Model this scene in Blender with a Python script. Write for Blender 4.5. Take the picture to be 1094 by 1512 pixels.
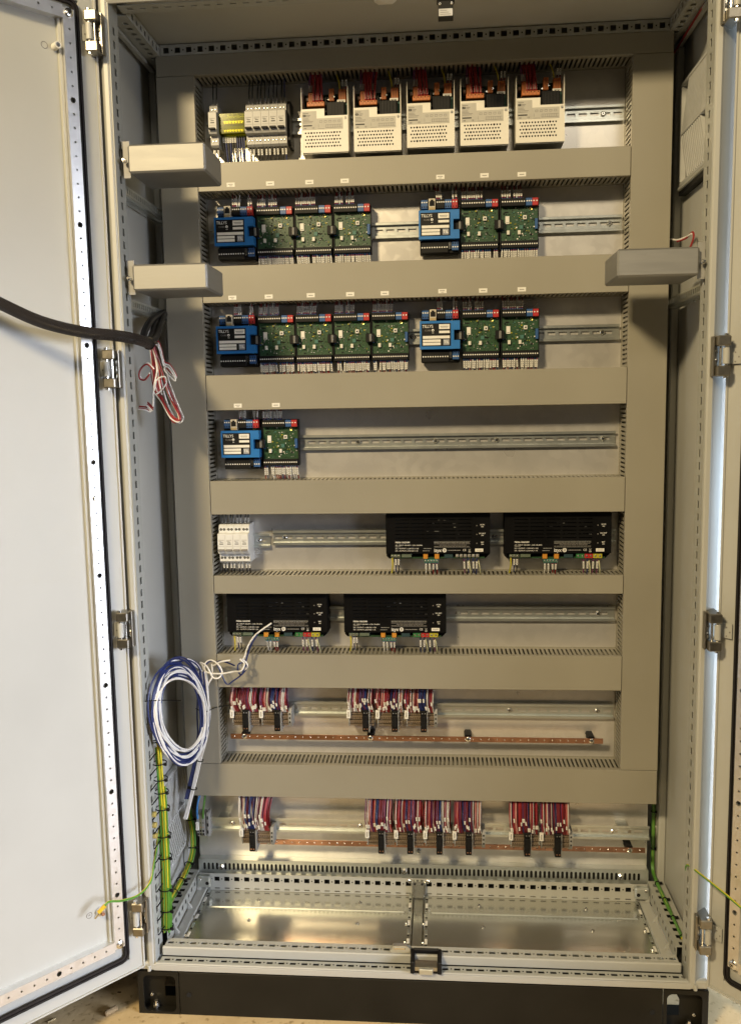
import bpy, bmesh, math, random
from mathutils import Vector, Matrix
R = math.radians
random.seed(7)
for o in list(bpy.data.objects): bpy.data.objects.remove(o)
scn = bpy.context.scene
COL = scn.collection

# ------------------------------------------------------------------ camera
cam_d = bpy.data.cameras.new('camera'); cam = bpy.data.objects.new('camera', cam_d); COL.objects.link(cam)
cam_d.sensor_fit = 'VERTICAL'; cam_d.sensor_height = 36.0; cam_d.lens = 36.0*1282.44/1512.0
cam_d.clip_start = .02; cam_d.clip_end = 60
CR = Vector((0.99672228, 0.07906009, -0.0171525)); CU = Vector((0.00751256, 0.12065216, 0.99266642)); CF = Vector((-0.08054978, 0.98954159, -0.11966275))
m = Matrix.Identity(4)
for i in range(3): m[i][0], m[i][1], m[i][2] = CR[i], CU[i], -CF[i]
m.translation = (0.0603902, -1.94941936, 1.19871406)
cam.matrix_world = m
scn.camera = cam

# ------------------------------------------------------------------ light: a workshop, warm ceiling lamps and a cool open gate
w = bpy.data.worlds.new('World'); scn.world = w; w.use_nodes = True
bg = w.node_tree.nodes['Background']; bg.inputs[0].default_value = (1.0, .93, .82, 1); bg.inputs[1].default_value = .022
def lamp(name, loc, target, sx, sy, power, col, spread=180):
    l = bpy.data.lights.new(name, 'AREA'); l.shape = 'RECTANGLE'; l.size = sx; l.size_y = sy; l.energy = power; l.color = col; l.spread = R(spread)
    o = bpy.data.objects.new(name, l); COL.objects.link(o); o.location = loc
    o.rotation_euler = (Vector(target)-Vector(loc)).to_track_quat('-Z', 'Y').to_euler(); return o
lamp('ceiling_lamp', (-1.37, -3.0, 3.0), (0, 0, 1.0), .50, .32, 142, (1.0, .78, .445))
lamp('ceiling_lamp', (1.3, -3.4, 3.3), (0, 0, .9), 2.2, .5, 25, (1.0, .88, .68))
lamp('daylight_gate', (3.7, -2.35, 1.1), (-.75, -.40, .05), 2.0, 1.4, 25, (.82, .87, 1.0), 48)
lamp('daylight_gate', (2.6, .3, .6), (.75, -.25, -.1), 1.5, 1.1, 50, (.66, .83, 1.0))
vs = scn.view_settings; vs.view_transform = 'Standard'; vs.look = 'None'; vs.exposure = 0; vs.gamma = 1; vs.use_curve_mapping = False
scn.render.engine = 'CYCLES'

# ------------------------------------------------------------------ materials
MATS = {}
def mat(name, col, rough=.5, metal=0.0, var=.06, scale=30., bump=0., bscale=200., spec=.5, trans=0., alpha=1., stretch=None, coat=0.):
    if name in MATS: return MATS[name]
    M = bpy.data.materials.new(name); M.use_nodes = True; nt = M.node_tree; N = nt.nodes; L = nt.links
    b = N['Principled BSDF']
    b.inputs['Roughness'].default_value = rough; b.inputs['Metallic'].default_value = metal
    b.inputs['Specular IOR Level'].default_value = spec
    b.inputs['Transmission Weight'].default_value = trans
    b.inputs['Coat Weight'].default_value = coat
    tc = N.new('ShaderNodeTexCoord'); src = tc.outputs['Object']
    if stretch:
        mp = N.new('ShaderNodeMapping'); mp.inputs['Scale'].default_value = stretch; L.new(src, mp.inputs[0]); src = mp.outputs[0]
    nz = N.new('ShaderNodeTexNoise'); nz.inputs['Scale'].default_value = scale; nz.inputs['Detail'].default_value = 5; L.new(src, nz.inputs[0])
    cr = N.new('ShaderNodeValToRGB'); cr.color_ramp.elements[0].position = .3; cr.color_ramp.elements[1].position = .7
    d = [max(0, c*(1-var)) for c in col]; u = [min(1, c*(1+var)) for c in col]
    cr.color_ramp.elements[0].color = (*d, 1); cr.color_ramp.elements[1].color = (*u, 1)
    L.new(nz.outputs[0], cr.inputs[0]); L.new(cr.outputs[0], b.inputs['Base Color'])
    mr = N.new('ShaderNodeMapRange'); mr.inputs[3].default_value = max(.02, rough-.06); mr.inputs[4].default_value = min(1, rough+.08)
    L.new(nz.outputs[0], mr.inputs[0]); L.new(mr.outputs[0], b.inputs['Roughness'])
    if bump:
        n2 = N.new('ShaderNodeTexNoise'); n2.inputs['Scale'].default_value = bscale; L.new(src, n2.inputs[0])
        bp = N.new('ShaderNodeBump'); bp.inputs['Strength'].default_value = bump; bp.inputs['Distance'].default_value = .001
        L.new(n2.outputs[0], bp.inputs['Height']); L.new(bp.outputs[0], b.inputs['Normal'])
    MATS[name] = M; return M
PAINT = mat('light_grey_paint', (.45, .455, .43), .42, var=.03, scale=6, bump=.12, bscale=900)
PAINTD = mat('grey_rail_paint', (.38, .39, .365), .45, var=.04, scale=8, bump=.1, bscale=900)
DUCT = mat('grey_duct_plastic', (.285, .27, .222), .48, var=.05, scale=5, bump=.06, bscale=500)
COVER = mat('grey_duct_cover', (.295, .279, .228), .45, var=.06, scale=3.5, bump=.05, bscale=400)
DARK = mat('black_plastic', (.008, .008, .0085), .5, var=.2, spec=.22)
DOT = mat('terminal_screw_glint', (.82, .81, .77), .35, var=.05)  # non-metal light grey; the shine of the screw heads is put into the colour
DARKM = mat('black_satin_steel', (.0055, .0055, .006), .5, var=.25, scale=14, bump=.08, bscale=900, spec=.07)
PLINTH = mat('dark_plinth_paint', (.014, .0125, .009), .5, var=.25, scale=9, bump=.1, bscale=700, spec=.22)
RUBBER = mat('black_rubber', (.014, .012, .013), .62, var=.2, spec=.3)
HOLE = mat('hole_dark', (.006, .006, .006), .9, var=.1)  # flat near-black standing in for the shade inside holes and behind slots
WHITE = mat('white_plastic', (.74, .73, .68), .4, var=.03)
LABEL = mat('label_paper', (.78, .77, .72), .6, var=.05, scale=300)
INK = mat('print_ink', (.03, .03, .03), .6)
INKG = mat('print_ink_grey', (.22, .21, .2), .6)
PRINT = mat('white_print', (.8, .8, .78), .55)
MCBG = mat('breaker_grey', (.40, .40, .39), .42, var=.04)
MCBW = mat('breaker_white', (.74, .75, .74), .4, var=.03)
CREAM = mat('cream_enamel', (.75, .73, .66), .4, var=.04, scale=15)
PSUGREY = mat('label_grey', (.46, .45, .41), .55, var=.06, scale=60)
ORANGE = mat('orange_connector', (.46, .14, .03), .45)
AMBER = mat('amber_connector', (.55, .24, .03), .45)
RED = mat('red_plastic', (.42, .02, .02), .42)
RWIRE = mat('red_wire', (.30, .022, .026), .42, var=.15)
PINKW = mat('pink_wire', (.55, .25, .22), .45, var=.15)
PWIRE = mat('violet_wire', (.15, .03, .10), .42, var=.15)
WWIRE = mat('white_wire', (.78, .77, .75), .4)
BWIRE = mat('blue_wire', (.014, .026, .12), .4, var=.15)
LBWIRE = mat('light_blue_wire', (.05, .22, .55), .4, var=.1)
KWIRE = mat('black_wire', (.012, .012, .013), .4)
GREYW = mat('grey_sleeve', (.33, .33, .32), .45)
YEL = mat('earth_yellow', (.62, .52, .03), .4, var=.08)
GRN = mat('earth_green', (.08, .24, .03), .4, var=.1)
BLUE = mat('blue_plastic', (.018, .16, .48), .36, var=.05)
BLUED = mat('terminal_blue', (.025, .09, .26), .42)
GREENT = mat('terminal_green', (.03, .16, .05), .45)
YELT = mat('terminal_yellow', (.42, .38, .03), .45)
TEAL = mat('terminal_teal', (.05, .16, .13), .5)
SILV = mat('bright_screw', (.80, .79, .76), .22, 1.0, var=.05)
NICK = mat('nickel', (.50, .49, .46), .3, 1.0, var=.06, scale=80)
BROWNT = mat('terminal_grey_brown', (.25, .195, .14), .5, var=.12, scale=60)
BROWN2 = mat('terminal_dark_brown', (.085, .055, .04), .5, var=.12, scale=60)
TGREY = mat('terminal_grey', (.30, .30, .29), .5)
BRASS = mat('brass', (.75, .6, .2), .3, 1.0)
HINGE = mat('cast_hinge', (.30, .28, .24), .38, 1.0, var=.10, scale=120, bump=.1, bscale=500)

def metal_mat(name, col, rough, spangle=70., var=.12, stretch=None, bump=.02, metal=1.0):
    M = bpy.data.materials.new(name); M.use_nodes = True; nt = M.node_tree; N = nt.nodes; L = nt.links; b = N['Principled BSDF']
    b.inputs['Metallic'].default_value = metal
    tc = N.new('ShaderNodeTexCoord'); src = tc.outputs['Object']
    mp = N.new('ShaderNodeMapping'); mp.inputs['Scale'].default_value = stretch or (1, 1, 1); L.new(src, mp.inputs[0])
    vo = N.new('ShaderNodeTexVoronoi'); vo.inputs['Scale'].default_value = spangle; L.new(mp.outputs[0], vo.inputs[0])
    nz = N.new('ShaderNodeTexNoise'); nz.inputs['Scale'].default_value = 7; nz.inputs['Detail'].default_value = 6; L.new(mp.outputs[0], nz.inputs[0])
    sx = N.new('ShaderNodeSeparateColor'); L.new(vo.outputs['Color'], sx.inputs[0])
    mx = N.new('ShaderNodeMath'); mx.operation = 'MULTIPLY_ADD'; L.new(sx.outputs[0], mx.inputs[0]); mx.inputs[1].default_value = .35; L.new(nz.outputs[0], mx.inputs[2])
    cr = N.new('ShaderNodeValToRGB'); cr.color_ramp.elements[0].position = .3; cr.color_ramp.elements[1].position = 1.0
    cr.color_ramp.elements[0].color = (*[c*(1-var) for c in col], 1); cr.color_ramp.elements[1].color = (*[min(1, c*(1+var)) for c in col], 1)
    L.new(mx.outputs[0], cr.inputs[0]); L.new(cr.outputs[0], b.inputs['Base Color'])
    mr = N.new('ShaderNodeMapRange'); mr.inputs[1].default_value = .3; mr.inputs[2].default_value = 1.0
    mr.inputs[3].default_value = max(.05, rough-.035); mr.inputs[4].default_value = rough+.035
    L.new(mx.outputs[0], mr.inputs[0]); L.new(mr.outputs[0], b.inputs['Roughness'])
    n2 = N.new('ShaderNodeTexNoise'); n2.inputs['Scale'].default_value = 9; n2.inputs['Detail'].default_value = 2; L.new(mp.outputs[0], n2.inputs[0])
    bp = N.new('ShaderNodeBump'); bp.inputs['Strength'].default_value = bump; bp.inputs['Distance'].default_value = .01
    L.new(n2.outputs[0], bp.inputs['Height']); L.new(bp.outputs[0], b.inputs['Normal'])
    return M
GALV = metal_mat('galvanised_plate', (.72, .70, .67), .30, 60, .06, metal=.60, bump=.008)
GALVF = metal_mat('galvanised_floor_plate', (.62, .62, .57), .17, 45, .012, bump=.005, metal=.85)
ZINC = metal_mat('zinc_rail', (.66, .69, .67), .30, 90, .03, bump=.004, metal=.85)
STEELB = metal_mat('brushed_stainless', (.33, .33, .32), .60, 25, .07, (1, 1, 9), .006, metal=.85)
TUBE = metal_mat('perforated_tube_steel', (.80, .80, .80), .40, 90, .05)
COPPER = metal_mat('copper_bar', (.46, .25, .165), .36, 60, .25)

# yellow transparent cover
YT = bpy.data.materials.new('yellow_transparent_cover'); YT.use_nodes = True
nt = YT.node_tree; b = nt.nodes['Principled BSDF']; b.inputs['Base Color'].default_value = (.42, .42, .02, 1); b.inputs['Roughness'].default_value = .12
tr = nt.nodes.new('ShaderNodeBsdfTransparent'); tr.inputs[0].default_value = (.66, .68, .08, 1); ms = nt.nodes.new('ShaderNodeMixShader'); ms.inputs[0].default_value = .14
nt.links.new(tr.outputs[0], ms.inputs[1]); nt.links.new(b.outputs[0], ms.inputs[2]); nt.links.new(ms.outputs[0], nt.nodes['Material Output'].inputs[0])
# printed circuit board
PCB = bpy.data.materials.new('green_circuit_board'); PCB.use_nodes = True
nt = PCB.node_tree; N = nt.nodes; L = nt.links; b = N['Principled BSDF']; b.inputs['Roughness'].default_value = .38
tc = N.new('ShaderNodeTexCoord'); br = N.new('ShaderNodeTexBrick'); mp = N.new('ShaderNodeMapping'); mp.inputs['Rotation'].default_value = (R(90), 0, 0)
L.new(tc.outputs['Object'], mp.inputs[0]); L.new(mp.outputs[0], br.inputs[0]); br.inputs['Scale'].default_value = 190
br.inputs['Color1'].default_value = (.010, .048, .017, 1); br.inputs['Color2'].default_value = (.018, .066, .024, 1); br.inputs['Mortar'].default_value = (.06, .12, .06, 1); br.inputs['Mortar Size'].default_value = .03
nz = N.new('ShaderNodeTexNoise'); nz.inputs['Scale'].default_value = 260; L.new(tc.outputs['Object'], nz.inputs[0])
mx = N.new('ShaderNodeMix'); mx.data_type = 'RGBA'; mx.inputs[7].default_value = (.012, .05, .02, 1)
L.new(br.outputs[0], mx.inputs[6]); 
cr = N.new('ShaderNodeValToRGB'); cr.color_ramp.elements[0].position = .5; cr.color_ramp.elements[1].position = .62
L.new(nz.outputs[0], cr.inputs[0]); L.new(cr.outputs[0], mx.inputs[0]); L.new(mx.outputs[2], b.inputs['Base Color'])
# braided sleeve
BRAID = bpy.data.materials.new('black_braided_sleeve'); BRAID.use_nodes = True
nt = BRAID.node_tree; N = nt.nodes; L = nt.links; b = N['Principled BSDF']; b.inputs['Roughness'].default_value = .45
tc = N.new('ShaderNodeTexCoord')
wv = []
for ang in (40, -40):
    mp = N.new('ShaderNodeMapping'); mp.inputs['Rotation'].default_value = (0, R(ang), R(12)); L.new(tc.outputs['Object'], mp.inputs[0])
    x = N.new('ShaderNodeTexWave'); x.inputs['Scale'].default_value = 170; L.new(mp.outputs[0], x.inputs[0]); wv.append(x)
mx = N.new('ShaderNodeMath'); mx.operation = 'MAXIMUM'; L.new(wv[0].outputs[1], mx.inputs[0]); L.new(wv[1].outputs[1], mx.inputs[1])
cr = N.new('ShaderNodeValToRGB'); cr.color_ramp.elements[0].color = (.004, .003, .003, 1); cr.color_ramp.elements[1].color = (.020, .015, .015, 1)
L.new(mx.outputs[0], cr.inputs[0]); L.new(cr.outputs[0], b.inputs['Base Color'])
bp = N.new('ShaderNodeBump'); bp.inputs['Strength'].default_value = .8; bp.inputs['Distance'].default_value = .002; L.new(mx.outputs[0], bp.inputs['Height']); L.new(bp.outputs[0], b.inputs['Normal'])
# floor
FLOOR = bpy.data.materials.new('workshop_floor'); FLOOR.use_nodes = True
nt = FLOOR.node_tree; N = nt.nodes; L = nt.links; b = N['Principled BSDF']; b.inputs['Roughness'].default_value = .6
tc = N.new('ShaderNodeTexCoord')
n1 = N.new('ShaderNodeTexNoise'); n1.inputs['Scale'].default_value = 9; n1.inputs['Detail'].default_value = 9; n1.inputs['Roughness'].default_value = .65; L.new(tc.outputs['Object'], n1.inputs[0])
n2 = N.new('ShaderNodeTexNoise'); n2.inputs['Scale'].default_value = 70; n2.inputs['Detail'].default_value = 4; L.new(tc.outputs['Object'], n2.inputs[0])
c1 = N.new('ShaderNodeValToRGB'); c1.color_ramp.elements[0].position = .3; c1.color_ramp.elements[1].position = .7
c1.color_ramp.elements[0].color = (.54, .40, .21, 1); c1.color_ramp.elements[1].color = (.70, .55, .32, 1)
c2 = N.new('ShaderNodeValToRGB'); c2.color_ramp.elements[0].position = .30; c2.color_ramp.elements[1].position = .42
c2.color_ramp.elements[0].color = (.55, .5, .42, 1); c2.color_ramp.elements[1].color = (1, 1, 1, 1)
mx = N.new('ShaderNodeMix'); mx.data_type = 'RGBA'; mx.blend_type = 'MULTIPLY'; mx.inputs[0].default_value = 1
L.new(n1.outputs[0], c1.inputs[0]); L.new(n2.outputs[0], c2.inputs[0]); L.new(c1.outputs[0], mx.inputs[6]); L.new(c2.outputs[0], mx.inputs[7]); L.new(mx.outputs[2], b.inputs['Base Color'])
bp = N.new('ShaderNodeBump'); bp.inputs['Strength'].default_value = .3; bp.inputs['Distance'].default_value = .004; L.new(n2.outputs[0], bp.inputs['Height']); L.new(bp.outputs[0], b.inputs['Normal'])

# ------------------------------------------------------------------ mesh helpers
X, Yv, Z = Vector((1, 0, 0)), Vector((0, 1, 0)), Vector((0, 0, 1))
def catmull(pts, seg=6):
    P = [Vector(p) for p in pts]
    if len(P) < 3 or seg <= 1: return P
    out = []
    for i in range(len(P)-1):
        p0, p1, p2, p3 = P[max(i-1, 0)], P[i], P[i+1], P[min(i+2, len(P)-1)]
        for k in range(seg):
            t = k/seg
            out.append(.5*((2*p1)+(p2-p0)*t+(2*p0-5*p1+4*p2-p3)*t*t+(3*p1-p0-3*p2+p3)*t**3))
    out.append(P[-1]); return out
class MB:
    def __init__(s): s.v = []; s.f = []; s.m = []; s.mats = []
    def mi(s, M):
        if M not in s.mats: s.mats.append(M)
        return s.mats.index(M)
    def face(s, pts, M):
        n = len(s.v); s.v += [tuple(p) for p in pts]; s.f.append(tuple(range(n, n+len(pts)))); s.m.append(s.mi(M))
    def raw(s, vs, fs, M):
        n = len(s.v); s.v += [tuple(p) for p in vs]; i = s.mi(M)
        for f in fs: s.f.append(tuple(n+k for k in f)); s.m.append(i)
    def box(s, x0, x1, y0, y1, z0, z1, M, c=0):
        if c <= 0:
            s.raw([(x, y, z) for x in (x0, x1) for y in (y0, y1) for z in (z0, z1)],
                  [(0, 1, 3, 2), (4, 6, 7, 5), (0, 4, 5, 1), (2, 3, 7, 6), (0, 2, 6, 4), (1, 5, 7, 3)], M); return
        c = min(c, (x1-x0)*.45, (y1-y0)*.45, (z1-z0)*.45)
        vs = {}; V = []
        cx, cy, cz = (x0, x1), (y0, y1), (z0, z1)
        for i in (0, 1):
            for j in (0, 1):
                for k in (0, 1):
                    sx, sy, sz = (1, -1)[i]*c, (1, -1)[j]*c, (1, -1)[k]*c
                    p = (cx[i], cy[j], cz[k])
                    for a, q in enumerate(((p[0], p[1]+sy, p[2]+sz), (p[0]+sx, p[1], p[2]+sz), (p[0]+sx, p[1]+sy, p[2]))):
                        vs[(i, j, k, a)] = len(V); V.append(q)
        g = lambda i, j, k, a: vs[(i, j, k, a)]
        F = []
        for i in (0, 1):
            q = [g(i, 0, 0, 0), g(i, 1, 0, 0), g(i, 1, 1, 0), g(i, 0, 1, 0)]; F.append(tuple(q[::-1] if i == 0 else q))
            q = [g(0, i, 0, 1), g(1, i, 0, 1), g(1, i, 1, 1), g(0, i, 1, 1)]; F.append(tuple(q if i == 0 else q[::-1]))
            q = [g(0, 0, i, 2), g(1, 0, i, 2), g(1, 1, i, 2), g(0, 1, i, 2)]; F.append(tuple(q[::-1] if i == 0 else q))
        for i in (0, 1):
            for j in (0, 1):
                F.append((g(i, j, 0, 0), g(i, j, 0, 1), g(i, j, 1, 1), g(i, j, 1, 0)))
                F.append((g(i, 0, j, 0), g(i, 0, j, 2), g(i, 1, j, 2), g(i, 1, j, 0)))
                F.append((g(0, i, j, 1), g(0, i, j, 2), g(1, i, j, 2), g(1, i, j, 1)))
                for k in (0, 1): F.append((g(i, j, k, 0), g(i, j, k, 1), g(i, j, k, 2)))
        s.raw(V, F, M)
    def obox(s, o, U, V, W, u0, u1, v0, v1, w0, w1, M):
        o = Vector(o)
        s.raw([o+U*a+V*b_+W*c for a in (u0, u1) for b_ in (v0, v1) for c in (w0, w1)],
              [(0, 1, 3, 2), (4, 6, 7, 5), (0, 4, 5, 1), (2, 3, 7, 6), (0, 2, 6, 4), (1, 5, 7, 3)], M)
    def prism(s, poly, x0, x1, M, ax='x'):
        n = len(poly); f = {'x': lambda a, b_, t: (t, a, b_), 'y': lambda a, b_, t: (a, t, b_), 'z': lambda a, b_, t: (a, b_, t)}[ax]
        V = [f(a, b_, x0) for a, b_ in poly]+[f(a, b_, x1) for a, b_ in poly]
        s.raw(V, [tuple(range(n))[::-1], tuple(range(n, 2*n))]+[(i, (i+1) % n, n+(i+1) % n, n+i) for i in range(n)], M)
    def cyl(s, p0, p1, r, M, n=10, r1=None, cap=True):
        p0, p1 = Vector(p0), Vector(p1); d = (p1-p0).normalized(); a = d.orthogonal().normalized(); b_ = d.cross(a); r1 = r if r1 is None else r1
        V = [p0+(a*math.cos(2*math.pi*i/n)+b_*math.sin(2*math.pi*i/n))*r for i in range(n)]+[p1+(a*math.cos(2*math.pi*i/n)+b_*math.sin(2*math.pi*i/n))*r1 for i in range(n)]
        F = [(i, (i+1) % n, n+(i+1) % n, n+i) for i in range(n)]
        if cap: F += [tuple(range(n))[::-1], tuple(range(n, 2*n))]
        s.raw(V, F, M)
    def screw(s, p, d, r, M, h=.0025):       # domed screw head with a cross recess
        p, d = Vector(p), Vector(d).normalized()
        s.cyl(p, p+d*h*.55, r, M, 12); s.cyl(p+d*h*.55, p+d*h, r, M, 12, r*.62)
        a = d.orthogonal().normalized(); b_ = d.cross(a); q = p+d*(h+.0002)
        s.obox(q, a, b_, d, -r*.4, r*.4, -r*.09, r*.09, -.0002, .0001, HOLE); s.obox(q, b_, a, d, -r*.4, r*.4, -r*.09, r*.09, -.0002, .00012, HOLE)
    def disc(s, p, d, r, M, n=10, th=.0004):
        p, d = Vector(p), Vector(d).normalized(); s.cyl(p, p+d*th, r, M, n)
    def tube(s, pts, r, M, n=6, seg=6, M2=None, stripe=2, roll=0):
        P = catmull(pts, seg)
        T = [(P[min(i+1, len(P)-1)]-P[max(i-1, 0)]).normalized() for i in range(len(P))]
        a = T[0].orthogonal().normalized(); V = []
        for i, p in enumerate(P):
            a = (a-T[i]*a.dot(T[i])).normalized(); b_ = T[i].cross(a)
            V += [p+(a*math.cos(2*math.pi*k/n)+b_*math.sin(2*math.pi*k/n))*r for k in range(n)]
        F1 = []; F2 = []
        for i in range(len(P)-1):
            for k in range(n):
                q = (i*n+k, i*n+(k+1) % n, (i+1)*n+(k+1) % n, (i+1)*n+k)
                (F2 if (M2 and (k+roll) % n < stripe) else F1).append(q)
        F1 += [tuple(range(n))[::-1], tuple(range((len(P)-1)*n, len(P)*n))]
        base = len(s.v); s.v += [tuple(p) for p in V]
        for F, MM in ((F1, M), (F2, M2)):
            if MM is None: continue
            i = s.mi(MM)
            for f in F: s.f.append(tuple(base+k for k in f)); s.m.append(i)
    def perf(s, o, U, V, W, w_, h, t, holes, M):
        U, V, W = Vector(U), Vector(V), Vector(W)
        vs_ = sorted({0, h} | {round(q, 6) for hh in holes for q in hh[2:]})
        for lo, hi in zip(vs_, vs_[1:]):
            cov = sorted((hh[0], hh[1]) for hh in holes if hh[2] <= lo+1e-7 and hh[3] >= hi-1e-7)
            u = 0
            for a, b_ in cov+[(w_, w_)]:
                if a > u+1e-6: s.obox(o, U, V, W, u, a, lo, hi, 0, t, M)
                u = max(u, b_)
    def round_row(s, o, U, V, W, w_, h, centers, r, t, M, n=12, big=None):
        # a strip w_ x h (front face at o, W pointing into the strip) with a row of through holes
        U, V, W, o = Vector(U), Vector(V), Vector(W), Vector(o); c = sorted(centers)
        ed = [0]+[(a+b_)/2 for a, b_ in zip(c, c[1:])]+[w_]
        for i, uc in enumerate(c):
            rr = (big or {}).get(i, r); u0, u1 = ed[i], ed[i+1]
            cx, cy = uc, h/2; ring = []; outer = []
            for k in range(n):
                an = 2*math.pi*k/n; dx, dy = math.cos(an), math.sin(an)
                ring.append((cx+dx*rr, cy+dy*rr))
                tx = ((u1-cx) if dx > 0 else (cx-u0))/abs(dx) if abs(dx) > 1e-6 else 1e9
                ty = (h/2)/abs(dy) if abs(dy) > 1e-6 else 1e9
                tt = min(tx, ty); outer.append((cx+dx*tt, cy+dy*tt))
            to = lambda q, d: o+U*q[0]+V*q[1]+W*d
            Vx = [to(q, 0) for q in outer]+[to(q, 0) for q in ring]+[to(q, t) for q in ring]
            F = []
            for k in range(n):
                j = (k+1) % n; F.append((k, j, n+j, n+k)); F.append((n+k, n+j, 2*n+j, 2*n+k))
            # corner fill
            for (qx, qy) in ((u0, 0), (u1, 0), (u1, h), (u0, h)):
                an = math.atan2(qy-cy, qx-cx) % (2*math.pi)
                k = int(an/(2*math.pi/n)) % n; j = (k+1) % n
                Vx.append(to((qx, qy), 0)); F.append((k, len(Vx)-1, j))
            s.raw(Vx, F, M)
    def text(s, body, size, p, M, align='LEFT', U=X, V=Z, sx=1.0, bold=0):
        vs_, fs = text_mesh(body, align, bold); p = Vector(p)
        s.raw([p+U*(a*size*sx)+V*(b_*size) for a, b_ in vs_], fs, M)
    def build(s, name, parent=None, smooth=True, angle=35):
        me = bpy.data.meshes.new(name)
        L0 = Vector(parent_loc(parent)) if parent else Vector((0, 0, 0))
        vs_ = s.v if L0.length == 0 else [(a-L0.x, b_-L0.y, c-L0.z) for a, b_, c in s.v]
        me.from_pydata(vs_, [], s.f)
        for M in s.mats: me.materials.append(M)
        me.polygons.foreach_set('material_index', s.m)
        if smooth:
            me.polygons.foreach_set('use_smooth', [True]*len(me.polygons)); me.set_sharp_from_angle(angle=R(angle))
        me.update()
        o = bpy.data.objects.new(name, me); COL.objects.link(o)
        if parent: o.parent = parent
        return o
def parent_loc(p):
    l = Vector(p.location)
    while p.parent: p = p.parent; l = l+Vector(p.location)
    return l
TXT = {}
def text_mesh(body, align, bold=0):
    k = (body, align, bold)
    if k not in TXT:
        c = bpy.data.curves.new('t', 'FONT'); c.body = body; c.size = 1; c.align_x = align; c.align_y = 'CENTER'; c.resolution_u = 2; c.offset = bold
        o = bpy.data.objects.new('t', c); COL.objects.link(o)
        dg = bpy.context.evaluated_depsgraph_get(); me = bpy.data.meshes.new_from_object(o.evaluated_get(dg))
        TXT[k] = ([(v.co.x, v.co.y) for v in me.vertices], [tuple(p.vertices) for p in me.polygons])
        bpy.data.objects.remove(o); bpy.data.curves.remove(c); bpy.data.meshes.remove(me)
    return TXT[k]
def tag(o, label=None, cat=None, group=None, kind=None):
    if label: o['label'] = label
    if cat: o['category'] = cat
    if group: o['group'] = group
    if kind: o['kind'] = kind
    return o
def thing(name, loc, label, cat, group=None):
    o = bpy.data.objects.new(name, None); COL.objects.link(o); o.location = loc; o.empty_display_size = .02
    return tag(o, label, cat, group)
def copy_tree(o, parent=None, loc=None):
    c = o.copy(); COL.objects.link(c); c.parent = parent
    if loc is not None: c.location = loc
    for ch in o.children: copy_tree(ch, c)
    return c
def stuff(o): o['kind'] = 'stuff'; return o

# ------------------------------------------------------------------ floor
mb = MB(); mb.face([(-2.2, -1.3, -.1), (2.2, -1.3, -.1), (2.2, 1.6, -.1), (-2.2, 1.6, -.1)], FLOOR)
tag(mb.build('floor', smooth=False), kind='structure')
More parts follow.
